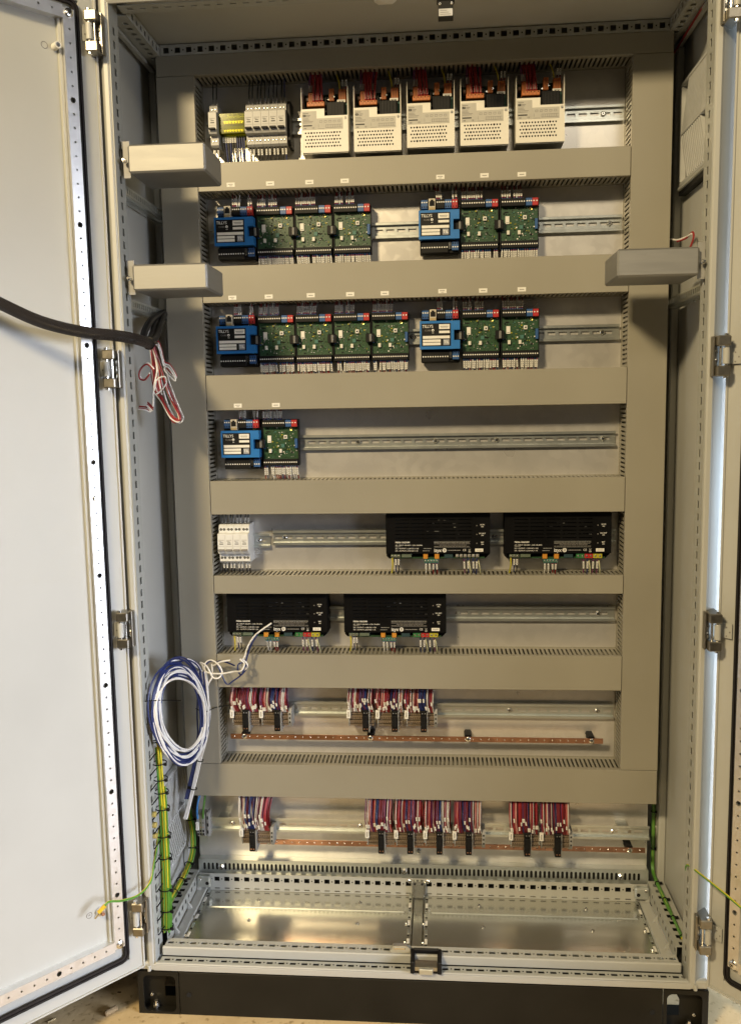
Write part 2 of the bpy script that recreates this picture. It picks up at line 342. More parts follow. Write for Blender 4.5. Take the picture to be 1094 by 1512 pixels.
# back of the workshop: plain wall far behind the cabinet
# ------------------------------------------------------------------ cabinet
cab = thing('switch_cabinet', (0, 0, 0), 'tall light grey steel switch cabinet with both doors swung open', 'cabinet')
def cabp(mb, name, **k): return mb.build(name, cab, **k)
XO = .6
mb = MB(); mb.box(-.6, .6, -.235, .25, 1.988, 2.0, PAINT, .002); cabp(mb, 'roof_panel')
mb = MB(); mb.box(-.6, .6, .238, .25, 0.0, 1.987, PAINT); cabp(mb, 'rear_panel')
for sg in (-1, 1):
    a, b_ = sorted((sg*.593, sg*.5995))
    mb = MB(); mb.box(a, b_, -.205, .237, 0.0, 1.987, PAINT); cabp(mb, 'side_panel')
    # front post: outer corner slanted to catch side daylight, sealing ridge, slotted strip, inner return
    P = cabp
    mb = MB()
    def bx(x0, x1, y0, y1, z0, z1, M=PAINT, c=0):
        x0, x1 = sorted((sg*x0, sg*x1)); mb.box(x0, x1, y0, y1, z0, z1, M, c)
    xw = .5985 if sg < 0 else .6080  # right corner made wider to cover the dark gap beside the door
    mb.prism([(sg*.5755, -.2475), (sg*xw, -.2170), (sg*xw, -.206), (sg*.5755, -.206)], 0.0, 2.0, PAINT, 'z')
    bx(.5607, .575, -.252, -.236, 0.0, 2.0, PAINT, .0035); bx(.5725, .575, -.2355, -.206, 0.0, 2.0, PAINT)
    bx(.567, .592, -.2055, -.202, .05, 1.957, PAINT)
    post = P(mb, 'front_post')
    mb = MB(); zs = [k*.025 for k in range(2, 78)]
    holes = [(z-.0072, z+.0072, .021, .031) for z in zs]
    mb.perf((sg*.5590, -.2495, 0), Z, Yv, X*sg, 2.0, .0500, .0015, holes, PAINTD)
    mb.box(*sorted((sg*.5615, sg*.566)), -.2055, -.1995, 0, 2.0, PAINTD); mb.box(*sorted((sg*.5700, sg*.5720)), -.235, -.2060, .04, 1.96, HOLE)
    mb.build('slotted_strip', post, smooth=False)
    mb = MB(); a, b_ = sorted((sg*.575, sg*.5925)); mb.box(a, b_, .075, .237, .0, 1.96, PAINT, .003); rp = P(mb, 'rear_post')
    mb = MB()
    for z in (1.882, 1.857, 1.297, 1.275, .793, .767, .198, .174): mb = MB(); mb.screw((sg*.575, .105, z), (-sg, 0, 0), .0045, SILV, .003); mb.build('post_screw', rp)
    # top side rail (two rows of square holes)
    mb = MB(); n = [k*.025 for k in range(1, 10)]
    mb.perf((sg*.541, -.20, 1.963), Yv, Z, X*sg, .27, .022, .0015, [(u-.005+.01, u+.005+.01, .006, .016) for u in n], PAINTD)
    mb.perf((sg*.5425, -.20, 1.9630), Yv, X*sg, Z, .27, .040, .0015, [(u-.005+.01, u+.005+.01, .008, .018) for u in n], PAINTD)
    mb.box(*sorted((sg*.573, sg*.585)), -.20, .07, 1.955, 1.962, PAINTD, .002)
    P(mb, 'top_side_rail', smooth=False)
    # bottom side rail
    mb = MB(); n = [k*.025 for k in range(0, 10)]
    mb.perf((sg*.548, -.195, .022), Yv, Z, X*sg, .255, .036, .0015, [(u+.006, u+.017, .016, .027) for u in n], PAINTD)
    mb.perf((sg*.5497, -.195, .0565), Yv, X*sg, Z, .255, .036, .0015, [(u+.005, u+.018, .007, .024) for u in n], PAINTD)
    mb.box(*sorted((sg*.553, sg*.586)), -.195, .06, .02, .028, HOLE)
    P(mb, 'bottom_side_rail', smooth=False)
    mb = MB(); mb.box(*sorted((sg*.5255, sg*.5475)), -.195, .06, .012, .020, PAINT, .001)
    for yy in (-.15, -.05, .03):
        mb.prism([(sg*.5465, .0205), (sg*.5465, .036), (sg*.536, .0205)], yy, yy+.006, PAINT, 'y')
    P(mb, 'floor_flange')
# punched depth rails that carry the steel boxes
for sg, zc in ((-1, 1.650), (-1, 1.427), (1, 1.427)):
    mb = MB(); n = [k*.0125 for k in range(0, 21)]
    mb.perf((sg*.562, -.2, zc-.020), Yv, Z, X*sg, .275, .018, .0015, [(u+.004, u+.010, .004, .014) for u in n], ZINC)
    mb.perf((sg*.5637, -.2, zc-.0218), Yv, X*sg, Z, .275, .025, .0015, [(u+.004, u+.010, .006, .018) for u in n], ZINC)
    cabp(mb, 'punched_rail', smooth=False)
# top frame rails
mb = MB(); n = [-.525+k*.025 for k in range(43)]
mb.perf((-.54, .0, 1.9632), X, Z, Yv, 1.08, .0225, .0015, [(u+.54-.006, u+.54+.006, .005, .0165) for u in n], PAINTD)
mb.box(-.54, .54, .0016, .03, 1.9845, 1.9865, PAINTD)
for u in n: mb.disc((u+.0125, 0, 1.9740), (0, -1, 0), .0017, HOLE, 8)
cabp(mb, 'rear_top_rail', smooth=False)
mb = MB()
mb.box(-.565, .565, -.252, -.240, 1.9655, 1.999, PAINT, .004)
mb.perf((-.545, -.2395, 1.9635), X, Yv, Z, 1.09, .034, .0015, [(u+.545-.006, u+.545+.006, .010, .018) for u in n], PAINTD)
cabp(mb, 'front_top_rail', smooth=False)
# bottom rails: rear
mb = MB(); n = [-.525+k*.025 for k in range(43)]
mb.perf((-.545, .046, .0130), X, Z, Yv, 1.09, .0435, .0015, [(u+.545-.0065, u+.545+.0065, .0235, .0350) for u in n]+[(u+.545-.0065, u+.545+.0065, .0035, .0065) for u in n], PAINT)
for u in n: mb.disc((u+.0125, .046, .0423), (0, -1, 0), .0017, HOLE, 8)
mb.box(-.545, .545, .060, .066, .012, .055, HOLE)
rb = cabp(mb, 'rear_bottom_rail', smooth=False)
# bottom front sill: stepped profile
mb = MB(); n = [-.5375+k*.025 for k in range(44)]
mb.box(-.565, .565, -.252, -.236, .000, .0155, PAINT, .002)
mb.box(-.560, .560, -.254, -.247, .0157, .0195, PAINT, .0015)
mb.perf((-.552, -.2465, .0160), X, Yv, Z, 1.104, .020, .0015, [(u+.552-.0065, u+.552+.0065, .006, .014) for u in n], PAINTD)
mb.box(-.552, .552, -.2255, -.2175, .0180, .0385, PAINT, .002)
mb.perf((-.548, -.2172, .0370), X, Yv, Z, 1.096, .024, .0015, [(u+.548-.0065, u+.548+.0065, .005, .014) for u in n], PAINT)
for u in n:
    mb.disc((u+.0125, -.2365, .0176), (0, 0, 1), .0018, HOLE, 8); mb.disc((u+.0125, -.208, .0386), (0, 0, 1), .0016, HOLE, 8)
mb.box(-.548, .548, -.245, -.195, .004, .010, HOLE)
sill = cabp(mb, 'front_sill', smooth=False)
for sg in (-1, 1):
    mb = MB(); mb.box(*sorted((sg*.566, sg*.6)), -.250, -.235, -.000, .018, PAINT, .003); mb.cyl((sg*.573, -.2515, 0.0), (sg*.573, -.2515, .012), .004, PAINT, 10); cabp(mb, 'sill_corner')
# two floor plates with folded ridges and end slots
for sg in (-1, 1):
    mb = MB(); x0, x1 = sorted((sg*.014, sg*.524))
    mb.box(x0, x1, -.19, -.170, .010, .0125, GALVF); mb.box(x0, x1, -.1675, -.032, .010, .0150, GALVF, .001); mb.box(x0, x1, -.0295, .0455, .010, .0125, GALVF)
    fp = cabp(mb, 'floor_plate')
    for yy in (-.169, -.0305):
        mb = MB(); mb.box(x0+.018, x1-.018, yy-.0016, yy+.0016, .0127, .0172, ZINC, .0012); mb.build('folded_ridge', fp)
    mb = MB()
    for xe in (x0+.006, x1-.006):
        for k, yy in enumerate((-.185, -.15, -.115, -.08, -.045, -.01, .03)):
            mb.box(xe-.003, xe+.003, yy, yy+.018, .0152, .0160, LABEL if k % 2 else ZINC, .0004)
            mb.disc((xe, yy-.005, .0150), (0, 0, 1), .0025, HOLE, 8, .0006)
            if k in (0, 1, 3): mb.screw((xe-.006, yy+.004, .0150), (0, 0, 1), .0042, SILV, .004)
    for xx in (x0+.13, x1-.13):
        for yy in (-.178, -.08, .01): mb.screw((xx+.01*random.random(), yy, .0128 if yy != -.08 else .0152), (0, 0, 1), .0045, SILV, .003)
    stuff(mb.build('plate_fixings', fp))
mb = MB(); mb.box(-.0115, .0115, -.19, .0455, .004, .0105, GALVF, .001)
mb.box(-.016, .016, .030, .0455, .012, .056, GALVF, .004); mb.cyl((-.009, .029, .052), (-.009, .0300, .052), .003, HOLE, 10); mb.cyl((.009, .029, .052), (.009, .0300, .052), .003, HOLE, 10)
for xx in (-.022, .022): mb.screw((xx, .0455, .050), (0, -1, 0), .005, SILV, .003)
cabp(mb, 'centre_strut')
for sg in (-1, 1):   # corner brackets of the rear bottom rail
    mb = MB(); x0, x1 = sorted((sg*.512, sg*.546)); mb.box(x0, x1, .028, .0455, .0265, .056, ZINC, .004)
    mb.cyl((sg*.52, .028, .040), (sg*.52, .0275, .040), .0045, HOLE, 10); mb.screw((sg*.537, .028, .050), (0, -1, 0), .004, SILV)
    cabp(mb, 'corner_bracket')

# doors, opened about 132 degrees
def door(sg):
    t = R(48); u = Vector((sg*math.cos(t), -math.sin(t), 0)); nrm = Vector((-sg*math.sin(t), -math.cos(t), 0))   # nrm faces the viewer side (inside of the door)
    P0 = Vector((-.584 if sg < 0 else .598, -.248, 0)); W, H0, H1 = .590, .008, 1.992
    d = MB()
    def bx(u0, u1, z0, z1, d0, d1, M, mbx): mbx.obox(P0+Z*0, u, Z, nrm, u0, u1, z0, z1, d0, d1, M)
    # sheet, folded edges, rim flange
    bx(0, W, H0, H1, -.020, -.018, PAINT, d)
    for a, b_ in ((0, .0035), (W-.0035, W)): bx(a, b_, H0, H1, -.018, .0025, PAINT, d)
    bx(.0036, .0095, H0, H1, -.0065, -.0015, PAINT, d)
    for a, b_ in ((H0, H0+.0035), (H1-.0035, H1)): bx(.0036, W-.0036, a, b_, -.018, .0022, PAINT, d)
    bx(.0096, .0335, H0+.0036, H1-.0036, -.006, -.0010, PAINT, d)
    bx(W-.033, W-.0037, H0+.0036, H1-.0036, -.006, -.0010, PAINT, d)
    for a, b_ in ((H0+.0036, H0+.030), (H1-.030, H1-.0036)): bx(.0336, W-.0336, a, b_, -.006, -.0012, PAINT, d)
    bx(.0336, W-.0336, H0+.031, H1-.031, -.0175, -.006, PAINT, d)
    do = d.build('door', cab, smooth=False)
    # gasket: rounded rectangle frame, two beads
    g = MB()
    def frame(off, wd, z0, z1, r=.020, lift=-.001, th=.0045):
        pts = []
        for cu, cz, a0 in ((W-off-r, z1-r, 0), (off+r, z1-r, 90), (off+r, z0+r, 180), (W-off-r, z0+r, 270)):
            for k in range(7):
                a = R(a0+15*k); pts.append((cu, cz, math.cos(a), math.sin(a), r))
        n = len(pts); Vv = []
        for cu, cz, c, s_, r_ in pts:
            for rr, dd in ((r_, lift), (r_-.001, lift+th), (r_-wd+.001, lift+th), (r_-wd, lift)):
                Vv.append(P0+u*(cu+c*rr)+Z*(cz+s_*rr)+nrm*dd)
        g.raw(Vv, [(4*i+k, 4*((i+1) % n)+k, 4*((i+1) % n)+(k+1) % 4, 4*i+(k+1) % 4) for i in range(n) for k in range(4)], RUBBER)
    frame(.0335, .0062, H0+.030, H1-.030); frame(.0402, .0055, H0+.0367, H1-.0367, .0135)
    g.build('gasket', do)
    # perforated tube frame
    tb = MB(); a0, a1 = .0485, .0705; zb, zt = H0+.075, H1-.055
    def tubebar(o_, A, B, ln, wd, phase):
        tb.obox(o_, A, B, nrm, 0, ln, 0, .0016, -.0145, .0115, TUBE); tb.obox(o_, A, B, nrm, 0, ln, wd-.0016, wd, -.0145, .0115, TUBE)
        tb.obox(o_, A, B, nrm, 0, ln, .0017, wd-.0017, -.0145, -.012, HOLE)
        c = [phase+.025*k for k in range(int((ln-phase-.004)/.025))]
        big = {i: .0052 for i in range(len(c)) if i % 9 == 4}
        cs = []
        for i, q in enumerate(c): cs.append(q)
        tb.round_row(Vector(o_)+nrm*.0118, A, B, -nrm, ln, wd, cs, .0021, .0016, TUBE, 12, big)
    tubebar(P0+u*a0+Z*zb, Z, u, zt-zb, a1-a0, .018)
    tubebar(P0+u*(W-a1)+Z*zb, Z, u, zt-zb, a1-a0, .018)
    tubebar(P0+u*a1+Z*(zb-.005), u, Z, W-2*a1, a1-a0, .02)
    tubebar(P0+u*a1+Z*(zt-.018), u, Z, W-2*a1, a1-a0, .02)
    tb.build('tube_frame', do, smooth=False)
    # inner trim step beside the tube
    st = MB(); bx(.0710, .0765, zb+.012, zt-.012, -.0058, .002, PAINT, st); st.build('tube_trim', do, smooth=False)
    for z, r_ in ((zb+.008, .0085), (zt-.008, .0085), (1.03, .006)): bo = MB(); bo.screw(P0+u*(a0+.011)+Z*z+nrm*.0118, nrm, r_, SILV, .004); bo.build('frame_bolt', do)
    # earth stud
    e = MB(); q = P0+u*.0915+Z*.172-nrm*.004
    e.cyl(q, q+nrm*.004, .0095, SILV, 14); e.cyl(q+nrm*.004, q+nrm*.010, .0068, NICK, 6); e.cyl(q+nrm*.010, q+nrm*.016, .0035, COPPER, 10)
    if sg < 0:
        e.tube([q+u*.0225+Z*.000+u*(.006*math.cos(a)) - u*0+Z*(.006*math.sin(a))-nrm*.0018 for a in [k*math.pi/8 for k in range(17)]], .0006, INKG, 4, 1)
        e.obox(q+u*.0225-nrm*.0018, u, Z, nrm, -.003, .003, -.0004, .0004, 0, .0003, INKG); e.obox(q+u*.0225-nrm*.0018, u, Z, nrm, -.0004, .0004, -.001, .003, 0, .0003, INKG)
    e.build('earth_stud', do)
    if sg < 0:
        e = MB(); q = P0+u*.083+Z*1.868-nrm*.004
        e.cyl(q, q+nrm*.016, .0065, WHITE, 14); e.cyl(q+nrm*.016, q+nrm*.0163, .004, NICK, 10)
        e.tube([q+u*.018+u*(.006*math.cos(a))+Z*(.006*math.sin(a))-nrm*.0018 for a in [k*math.pi/8 for k in range(17)]], .0006, INKG, 4, 1)
        e.build('door_plug', do)
    # hinges
    for z in (1.905, 1.282, .759, .134):
        h = MB(); hx = Vector((sg*.5835, -.256, z))
        for dz in (-.0275, .0275):
            x0, x1 = sorted((sg*.570, sg*.594)); h.box(x0, x1, -.283, -.2325, z+dz-.0095, z+dz+.0095, HINGE, .002)
        x0, x1 = sorted((sg*.566, sg*.569)); h.box(x0, x1, -.2535, -.2525, z-.024, z+.024, HINGE)
        x0, x1 = sorted((sg*.5655, sg*.5695)); h.box(x0, x1, -.268, -.2530, z-.037, z+.037, HINGE, .001)
        h.box(*sorted((sg*.5700, sg*.5755)), -.262, -.2540, z-.0175, z+.0175, NICK, .001)
        for dz in (-.008, .008): h.screw((sg*.5725, -.262, z+dz), (0, -1, 0), .004, NICK, .002)
        h.cyl((sg*.587, -.2765, z-.039), (sg*.587, -.2765, z+.039), .0028, SILV, 10)
        h.cyl((sg*.578, -.272, z-.0175), (sg*.578, -.272, z+.0175), .0024, SILV, 10)
        h.cyl((sg*.587, -.2765, z+.037), (sg*.587, -.2765, z+.0405), .0042, SILV, 12); h.cyl((sg*.587, -.2765, z-.0405), (sg*.587, -.2765, z-.037), .0042, SILV, 12)
        h.build('hinge', do)
        h = MB(); o2 = P0+Z*(z-.0145)
        h.obox(o2, u, Z, nrm, .0035, .030, 0, .029, .0026, .0048, PAINT); h.cyl(Vector((sg*.587, -.2765, z-.0145)), Vector((sg*.587, -.2765, z+.0145)), .0062, PAINT, 14)
        for a, b_ in ((.019, .004), (.026, .0125), (.019, .021)): h.disc(o2+u*a+Z*b_+nrm*.0048, nrm, .0017, INKG, 8)
        h.build('hinge_leaf', do)
door(-1); door(1)

# lock catch on the sill and striker beside it
c = thing('lock_catch', (.0224, -.24, .02), 'black plastic lock catch with metal tongue at middle of front sill', 'lock catch')
mb = MB(); x0, x1 = -.0103, .0551
mb.box(x0, x0+.009, -.262, -.212, .0200, .047, DARK, .002); mb.box(x1-.009, x1, -.262, -.212, .0200, .047, DARK, .002)
mb.box(x0+.0092, x1-.0092, -.258, -.215, .0200, .026, DARK, .001); mb.box(x0+.004, x1-.004, -.220, -.213, .0395, .050, DARK, .003)
mb.box(x0+.0092, x1-.0092, -.2190, -.2125, .0262, .039, HOLE); mb.build('housing', c)
mb = MB(); mb.prism([(-.2585, .0262), (-.2585, .0345), (-.250, .0375), (-.2395, .0378), (-.2395, .0262)], x0+.0095, x1-.0095, NICK); mb.build('tongue_block', c)
mb = MB(); mb.box(x0+.0185, x1-.0185, -.2640, -.2590, .0205, .0325, ZINC, .001); mb.build('tongue', c)
mb = MB(); mb.prism([(-.054, .042), (-.048, .056), (-.020, .057), (-.0115, .050), (-.0115, .041), (-.05, .0395)], -.222, -.212, ZINC, 'y'); mb.box(-.046, -.022, -.2235, -.2221, .048, .0535, SILV, .0005)
mb.box(-.05, -.014, -.2119, -.200, .0390, .0435, ZINC, .001)
tag(mb.build('striker_plate'), 'small bright zinc striker plate on the front sill beside the lock catch', 'striker')
# door switch and lamp bracket hanging from the front top rail
c = thing('door_switch', (.076, -.20, 1.96), 'black door switch with silver type label hanging under top rail', 'switch')
mb = MB(); mb.box(.0600, .093, -.222, -.203, 1.948, 1.9745, DARK, .002); mb.prism([(.0625, 1.919), (.0905, 1.919), (.0905, 1.9475), (.0625, 1.9475)], -.224, -.205, DARK, 'y'); mb.build('body', c)
mb = MB(); mb.box(.0635, .0895, -.2252, -.2242, 1.9205, 1.9335, NICK, .0003)
for k in range(3): mb.box(.066, .0865-.004*k, -.2255, -.22525, 1.9230+.0033*k, 1.9240+.0033*k, INKG)
mb.build('type_label', c)
for xx, yy, zz in ((.0655, -.2241, 1.9425), (.0875, -.2241, 1.9425), (.076, -.222, 1.958)): mb = MB(); mb.screw((xx, yy, zz), (0, -1, 0), .0028, SILV); mb.build('terminal_screw', c)
mb = MB(); mb.tube([(.090, -.214, 1.958), (.100, -.215, 1.955), (.112, -.213, 1.968), (.118, -.21, 1.99)], .0018, RWIRE); mb.build('wire', c)
mb = MB(); mb.prism([(-.060, 1.972), (-.058, 1.9625), (-.050, 1.957), (-.024, 1.957), (-.016, 1.9625), (-.014, 1.972)], -.232, -.200, WHITE, 'y')
tag(mb.build('lamp_socket'), 'cream plastic lamp end piece under the front top rail', 'lamp holder')

# ------------------------------------------------------------------ plinth
pl = thing('plinth', (0, 0, -.1), 'low dark brown-black steel plinth under the cabinet with square corner openings', 'plinth')
mb = MB(); mb.box(-.5085, .5085, -.2515, -.2495, -.1000, -.0020, PLINTH, .0006); mb.box(-.5085, .5085, -.2494, -.235, -.004, -.0020, PLINTH); fpn = mb.build('front_panel', pl)
for sg in (-1, 1):
    mb = MB(); mb.cyl((sg*.488, -.2516, -.053), (sg*.488, -.2521, -.053), .0052, HOLE, 16); mb.tube([(sg*.488+.0056*math.cos(a), -.2519, -.053+.0056*math.sin(a)) for a in [k*math.pi/10 for k in range(21)]], .0006, PLINTH, 5, 1); mb.build('panel_hole', fpn)
for sg in (-1, 1):
    for yy, fr in ((-.2495, 1), (.2385, 0)):
        mb = MB(); xi, xo = .510, .600; r = .012; a0, a1, b0, b1 = .517, .588, -.0945, -.011
        # front plate with a rounded opening
        ring = []; n = 6
        for cu, cz, s0 in ((a1-r, b1-r, 0), (a0+r, b1-r, 90), (a0+r, b0+r, 180), (a1-r, b0+r, 270)):
            for k in range(n+1): an = R(s0+90*k/n); ring.append((cu+r*math.cos(an), cz+r*math.sin(an)))
        oc = {0: (xo, -.002), 1: (xi, -.002), 2: (xi, -.1), 3: (xo, -.1)}; Vx = []; F = []; m_ = len(ring)
        for y_ in (yy-.002, yy+.002):
            Vx += [(sg*a, y_, z) for a, z in ring]+[(sg*oc[i][0], y_, oc[i][1]) for i in range(4)]
        for off in (0, m_+4):
            for q in range(4):
                for k in range(n): F.append((off+q*(n+1)+k, off+q*(n+1)+k+1, off+m_+q))
                F.append((off+q*(n+1)+n, off+((q+1) % 4)*(n+1), off+m_+(q+1) % 4, off+m_+q))
        for k in range(m_): F.append((k, (k+1) % m_, m_+4+(k+1) % m_, m_+4+k))
        for q in range(4): F.append((m_+q, m_+(q+1) % 4, 2*m_+4+(q+1) % 4, 2*m_+4+q))
        mb.raw(Vx, F, PLINTH)
        yd = 1 if fr else -1
        mb.box(*sorted((sg*.596, sg*.600)), *sorted((yy+yd*.0025, yy+yd*.022)), -.1, -.002, PLINTH)
        mb.box(*sorted((sg*.512, sg*.5955)), *sorted((yy+yd*.0025, yy+yd*.085)), -.1, -.097, PLINTH)
        mb.box(*sorted((sg*.512, sg*.5955)), *sorted((yy+yd*.0025, yy+yd*.085)), -.005, -.002, PLINTH)
        # gusset with a slanted edge behind the opening
        mb.prism([(sg*.5955, -.006), (sg*.532, -.006), (sg*.548, -.038), (sg*.548, -.074), (sg*.512, -.074), (sg*.512, -.0965), (sg*.5955, -.0965)], *sorted((yy+yd*.020, yy+yd*.0225)), PLINTH, 'y')
        cn = mb.build('corner_piece', pl, smooth=False)
        mb = MB(); mb.cyl((sg*.566, yy+yd*.0110, -.0965), (sg*.566, yy+yd*.0110, -.078), .0040, SILV, 10); mb.cyl((sg*.566, yy+yd*.0110, -.092), (sg*.566, yy+yd*.0110, -.086), .0072, NICK, 6)
        mb.screw((sg*.578, yy+yd*.0198, -.071), (0, -yd, 0), .004, SILV); mb.build('levelling_bolt', cn)
for sg in (-1, 1): mb = MB(); mb.box(*sorted((sg*.59, sg*.598)), -.17, .16, -.012, -.002, PLINTH); mb.build('side_flange', pl)
mb = MB(); mb.box(-.5085, .5085, .2370, .2395, -.028, -.002, PLINTH); mb.build('rear_flange', pl)
# ------------------------------------------------------------------ litter on the floor
mb = MB(); a = Vector((-.668, -.2655, -.0935)); d = Vector((.62, .78, 0)).normalized()
mb.cyl(a, a+d*.024, .0062, mat('foam_beige', (.30, .22, .12), .8), 14); mb.cyl(a-d*.0035, a, .0050, mat('foam_beige', (.30, .22, .12), .8), 14, .0062)
tag(mb.build('ear_plug'), 'beige foam plug lying on the floor left of the plinth', 'ear plug')
mb = MB(); mb.box(-.672, -.664, -.191, -.188, -.0998, -.0975, mat('brown_bark', (.08, .04, .02), .8), .0007)
tag(mb.build('wood_splinter'), 'tiny dark brown splinter on the floor behind the foam plug', 'splinter')
mb = MB(); mb.box(-.850, -.818, -.318, -.294, -.0998, -.090, BWIRE, .003)
tag(mb.build('blue_scrap'), 'dark blue scrap at the bottom left edge under the open door', 'scrap')
mb = MB(); mb.tube([(-.786, -.293, -.098), (-.780, -.288, -.0975), (-.775, -.281, -.098)], .0014, mat('straw', (.55, .45, .25), .7), 6, 4)
tag(mb.build('wire_offcut'), 'pale straw coloured wire offcut lying on the floor under the door', 'offcut')

# ------------------------------------------------------------------ mounting plate
mp_ = thing('mounting_plate', (0, .081, .06), 'galvanised steel mounting plate across the back of the cabinet', 'mounting plate')
mb = MB(); mb.box(-.5495, .5495, .080, .083, .060, 1.962, GALV); mb.build('plate', mp_)
for x_, z_ in ((-.46, .165), (-.425, .158), (.0, .11), (-.52, .30)): mb = MB(); mb.screw((x_, .080, z_), (0, -1, 0), .006, SILV, .006); mb.build('plate_screw', mp_)
mb = MB(); n = [k*.0106 for k in range(1, 102)]
mb.perf((-.548, .058, .0505), X, Z, Yv, 1.097, .036, .0015, [(u-wd_+.004, u+wd_+.004, v0_, v1_) for u in n if int(u/.0106+.01) not in (5, 48, 97) for wd_, v0_, v1_ in ((.0017, .0090, .0100), (.0026, .0100, .0114), (.0031, .0114, .0250), (.0026, .0250, .0264), (.0017, .0264, .0274))], ZINC)
mb.box(-.548, .548, .0596, .0795, .0850, .0865, ZINC); mb.box(-.548, .548, .0590, .0600, .0520, .084, HOLE)
for k in (5, 48, 97): mb.screw((-.548+.004+k*.0106, .058, .0685), (0, -1, 0), .0075, SILV, .005)
fr_ = mb.build('slotted_foot_rail', mp_, smooth=False)

# ------------------------------------------------------------------ cable ducts
def duct_h(x0, x1, z0, z1, label, y1=.0795, walls=(1, 1), stickers=()):
    t = thing('cable_duct', ((x0+x1)/2, .08, (z0+z1)/2), label, 'cable duct', 'grey slotted cable ducts')
    mb = MB(); D = y1-.002; nn = int((x1-x0)/.010); off = ((x1-x0)-nn*.010)/2
    holes = [(off+k*.010+.0028, off+k*.010+.0072, .016, .066) for k in range(nn)]
    mb.box(x0, x1, y1-.0015, y1, z0, z1, DUCT)
    mb.perf((x0, .002, z0+.0012), X, Yv, Z, x1-x0, D-.0016, .0016, holes, DUCT)
    mb.perf((x0, .002, z1-.0028), X, Yv, Z, x1-x0, D-.0016, .0016, holes, DUCT)
    mb.build('slotted_body', t, smooth=False)
    mb = MB(); g = .0008; mb.box(x0+g, x1-g, 0, .0018, z0, z1, COVER, .0007)
    for z in (z0, z1-.0011): mb.box(x0+g, x1-g, .0019, .008, z, z+.0011, COVER)
    mb.build('cover', t)
    for (sx, sz, two) in stickers:
        mb = MB(); mb.box(sx-.009, sx+.009, -.0005, -.0001, sz-.0046, sz+.0046, LABEL)
        r_ = random.Random(int(sx*1e4)); 
        if two:
            mb.box(sx-.006, sx+.005, -.0007, -.00055, sz+.0004, sz+.0016, INKG); mb.box(sx-.003, sx+.003, -.0007, -.00055, sz-.0028, sz-.0018, INKG)
        else: mb.box(sx-.005, sx+.005, -.0007, -.00055, sz-.0010, sz+.0004, INKG)
        mb.build('label_sticker', t, smooth=False)
    return t
def duct_v(x0, x1, z0, z1, label):
    t = thing('cable_duct', ((x0+x1)/2, .08, z0), label, 'cable duct', 'grey slotted cable ducts')
    mb = MB(); y1 = .0795; nn = int((z1-z0)/.010)
    holes = [(k*.010+.0028, k*.010+.0072, .016, .066) for k in range(nn)]
    mb.box(x0, x1, y1-.0015, y1, z0, z1, DUCT)
    mb.perf((x0+.0012, .002, z0), Z, Yv, X, z1-z0, y1-.0036, .0016, holes, DUCT)
    mb.perf((x1-.0028, .002, z0), Z, Yv, X, z1-z0, y1-.0036, .0016, holes, DUCT)
    mb.build('slotted_body', t, smooth=False)
    mb = MB(); mb.box(x0, x1, 0, .0018, z0+.0008, z1-.0008, COVER, .0007)
    for x in (x0, x1-.0011): mb.box(x, x+.0011, .0019, .008, z0+.0008, z1-.0008, COVER)
    mb.build('cover', t)
XI = .467
duct_h(-.55, .55, 1.9208, 1.9628, 'topmost horizontal cable duct right under the top rail of the cabinet')
duct_h(-.55, .55, .280, .3602, 'lowest cable duct spanning the full width above the bottom terminal row')
duct_v(-.55, -XI, .3606, 1.9204, 'vertical cable duct along the left edge behind the wire coil')
duct_v(XI, .55, .3606, 1.9204, 'vertical cable duct along the right edge with no wires in front')
XL = XI-.0006
duct_h(-XL, XL, 1.6768, 1.7369, 'horizontal cable duct under the perforated power supplies, with seven white stickers', stickers=[(-.3931, 1.6889, 1), (-.3058, 1.6884, 0), (-.2191, 1.6881, 0), (-.1419, 1.6881, 0), (.0649, 1.6885, 1), (.159, 1.6882, 0), (.238, 1.6875, 0)])
duct_h(-XL, XL, 1.4364, 1.5160, 'horizontal cable duct with eight white stickers between the two circuit board rows', stickers=[(-.3983, 1.4464, 1), (-.3164, 1.4467, 0), (-.2223, 1.4471, 0), (-.1349, 1.4469, 0), (-.0586, 1.447, 0), (.0675, 1.448, 1), (.1557, 1.447, 0), (.2389, 1.4472, 0)])
duct_h(-XL, XL, 1.1975, 1.2762, 'horizontal cable duct with two white stickers above the nearly empty rail', stickers=[(-.3946, 1.2075, 1), (-.3077, 1.2075, 0)])
duct_h(-XL, XL, .9596, 1.0368, 'horizontal cable duct directly above the white breakers')
duct_h(-XL, XL, .7740, .8160, 'narrowest horizontal cable duct between the two rows of black power supplies')
duct_h(-XL, XL, .5494, .6289, 'horizontal cable duct behind the knotted blue and white wire ends')

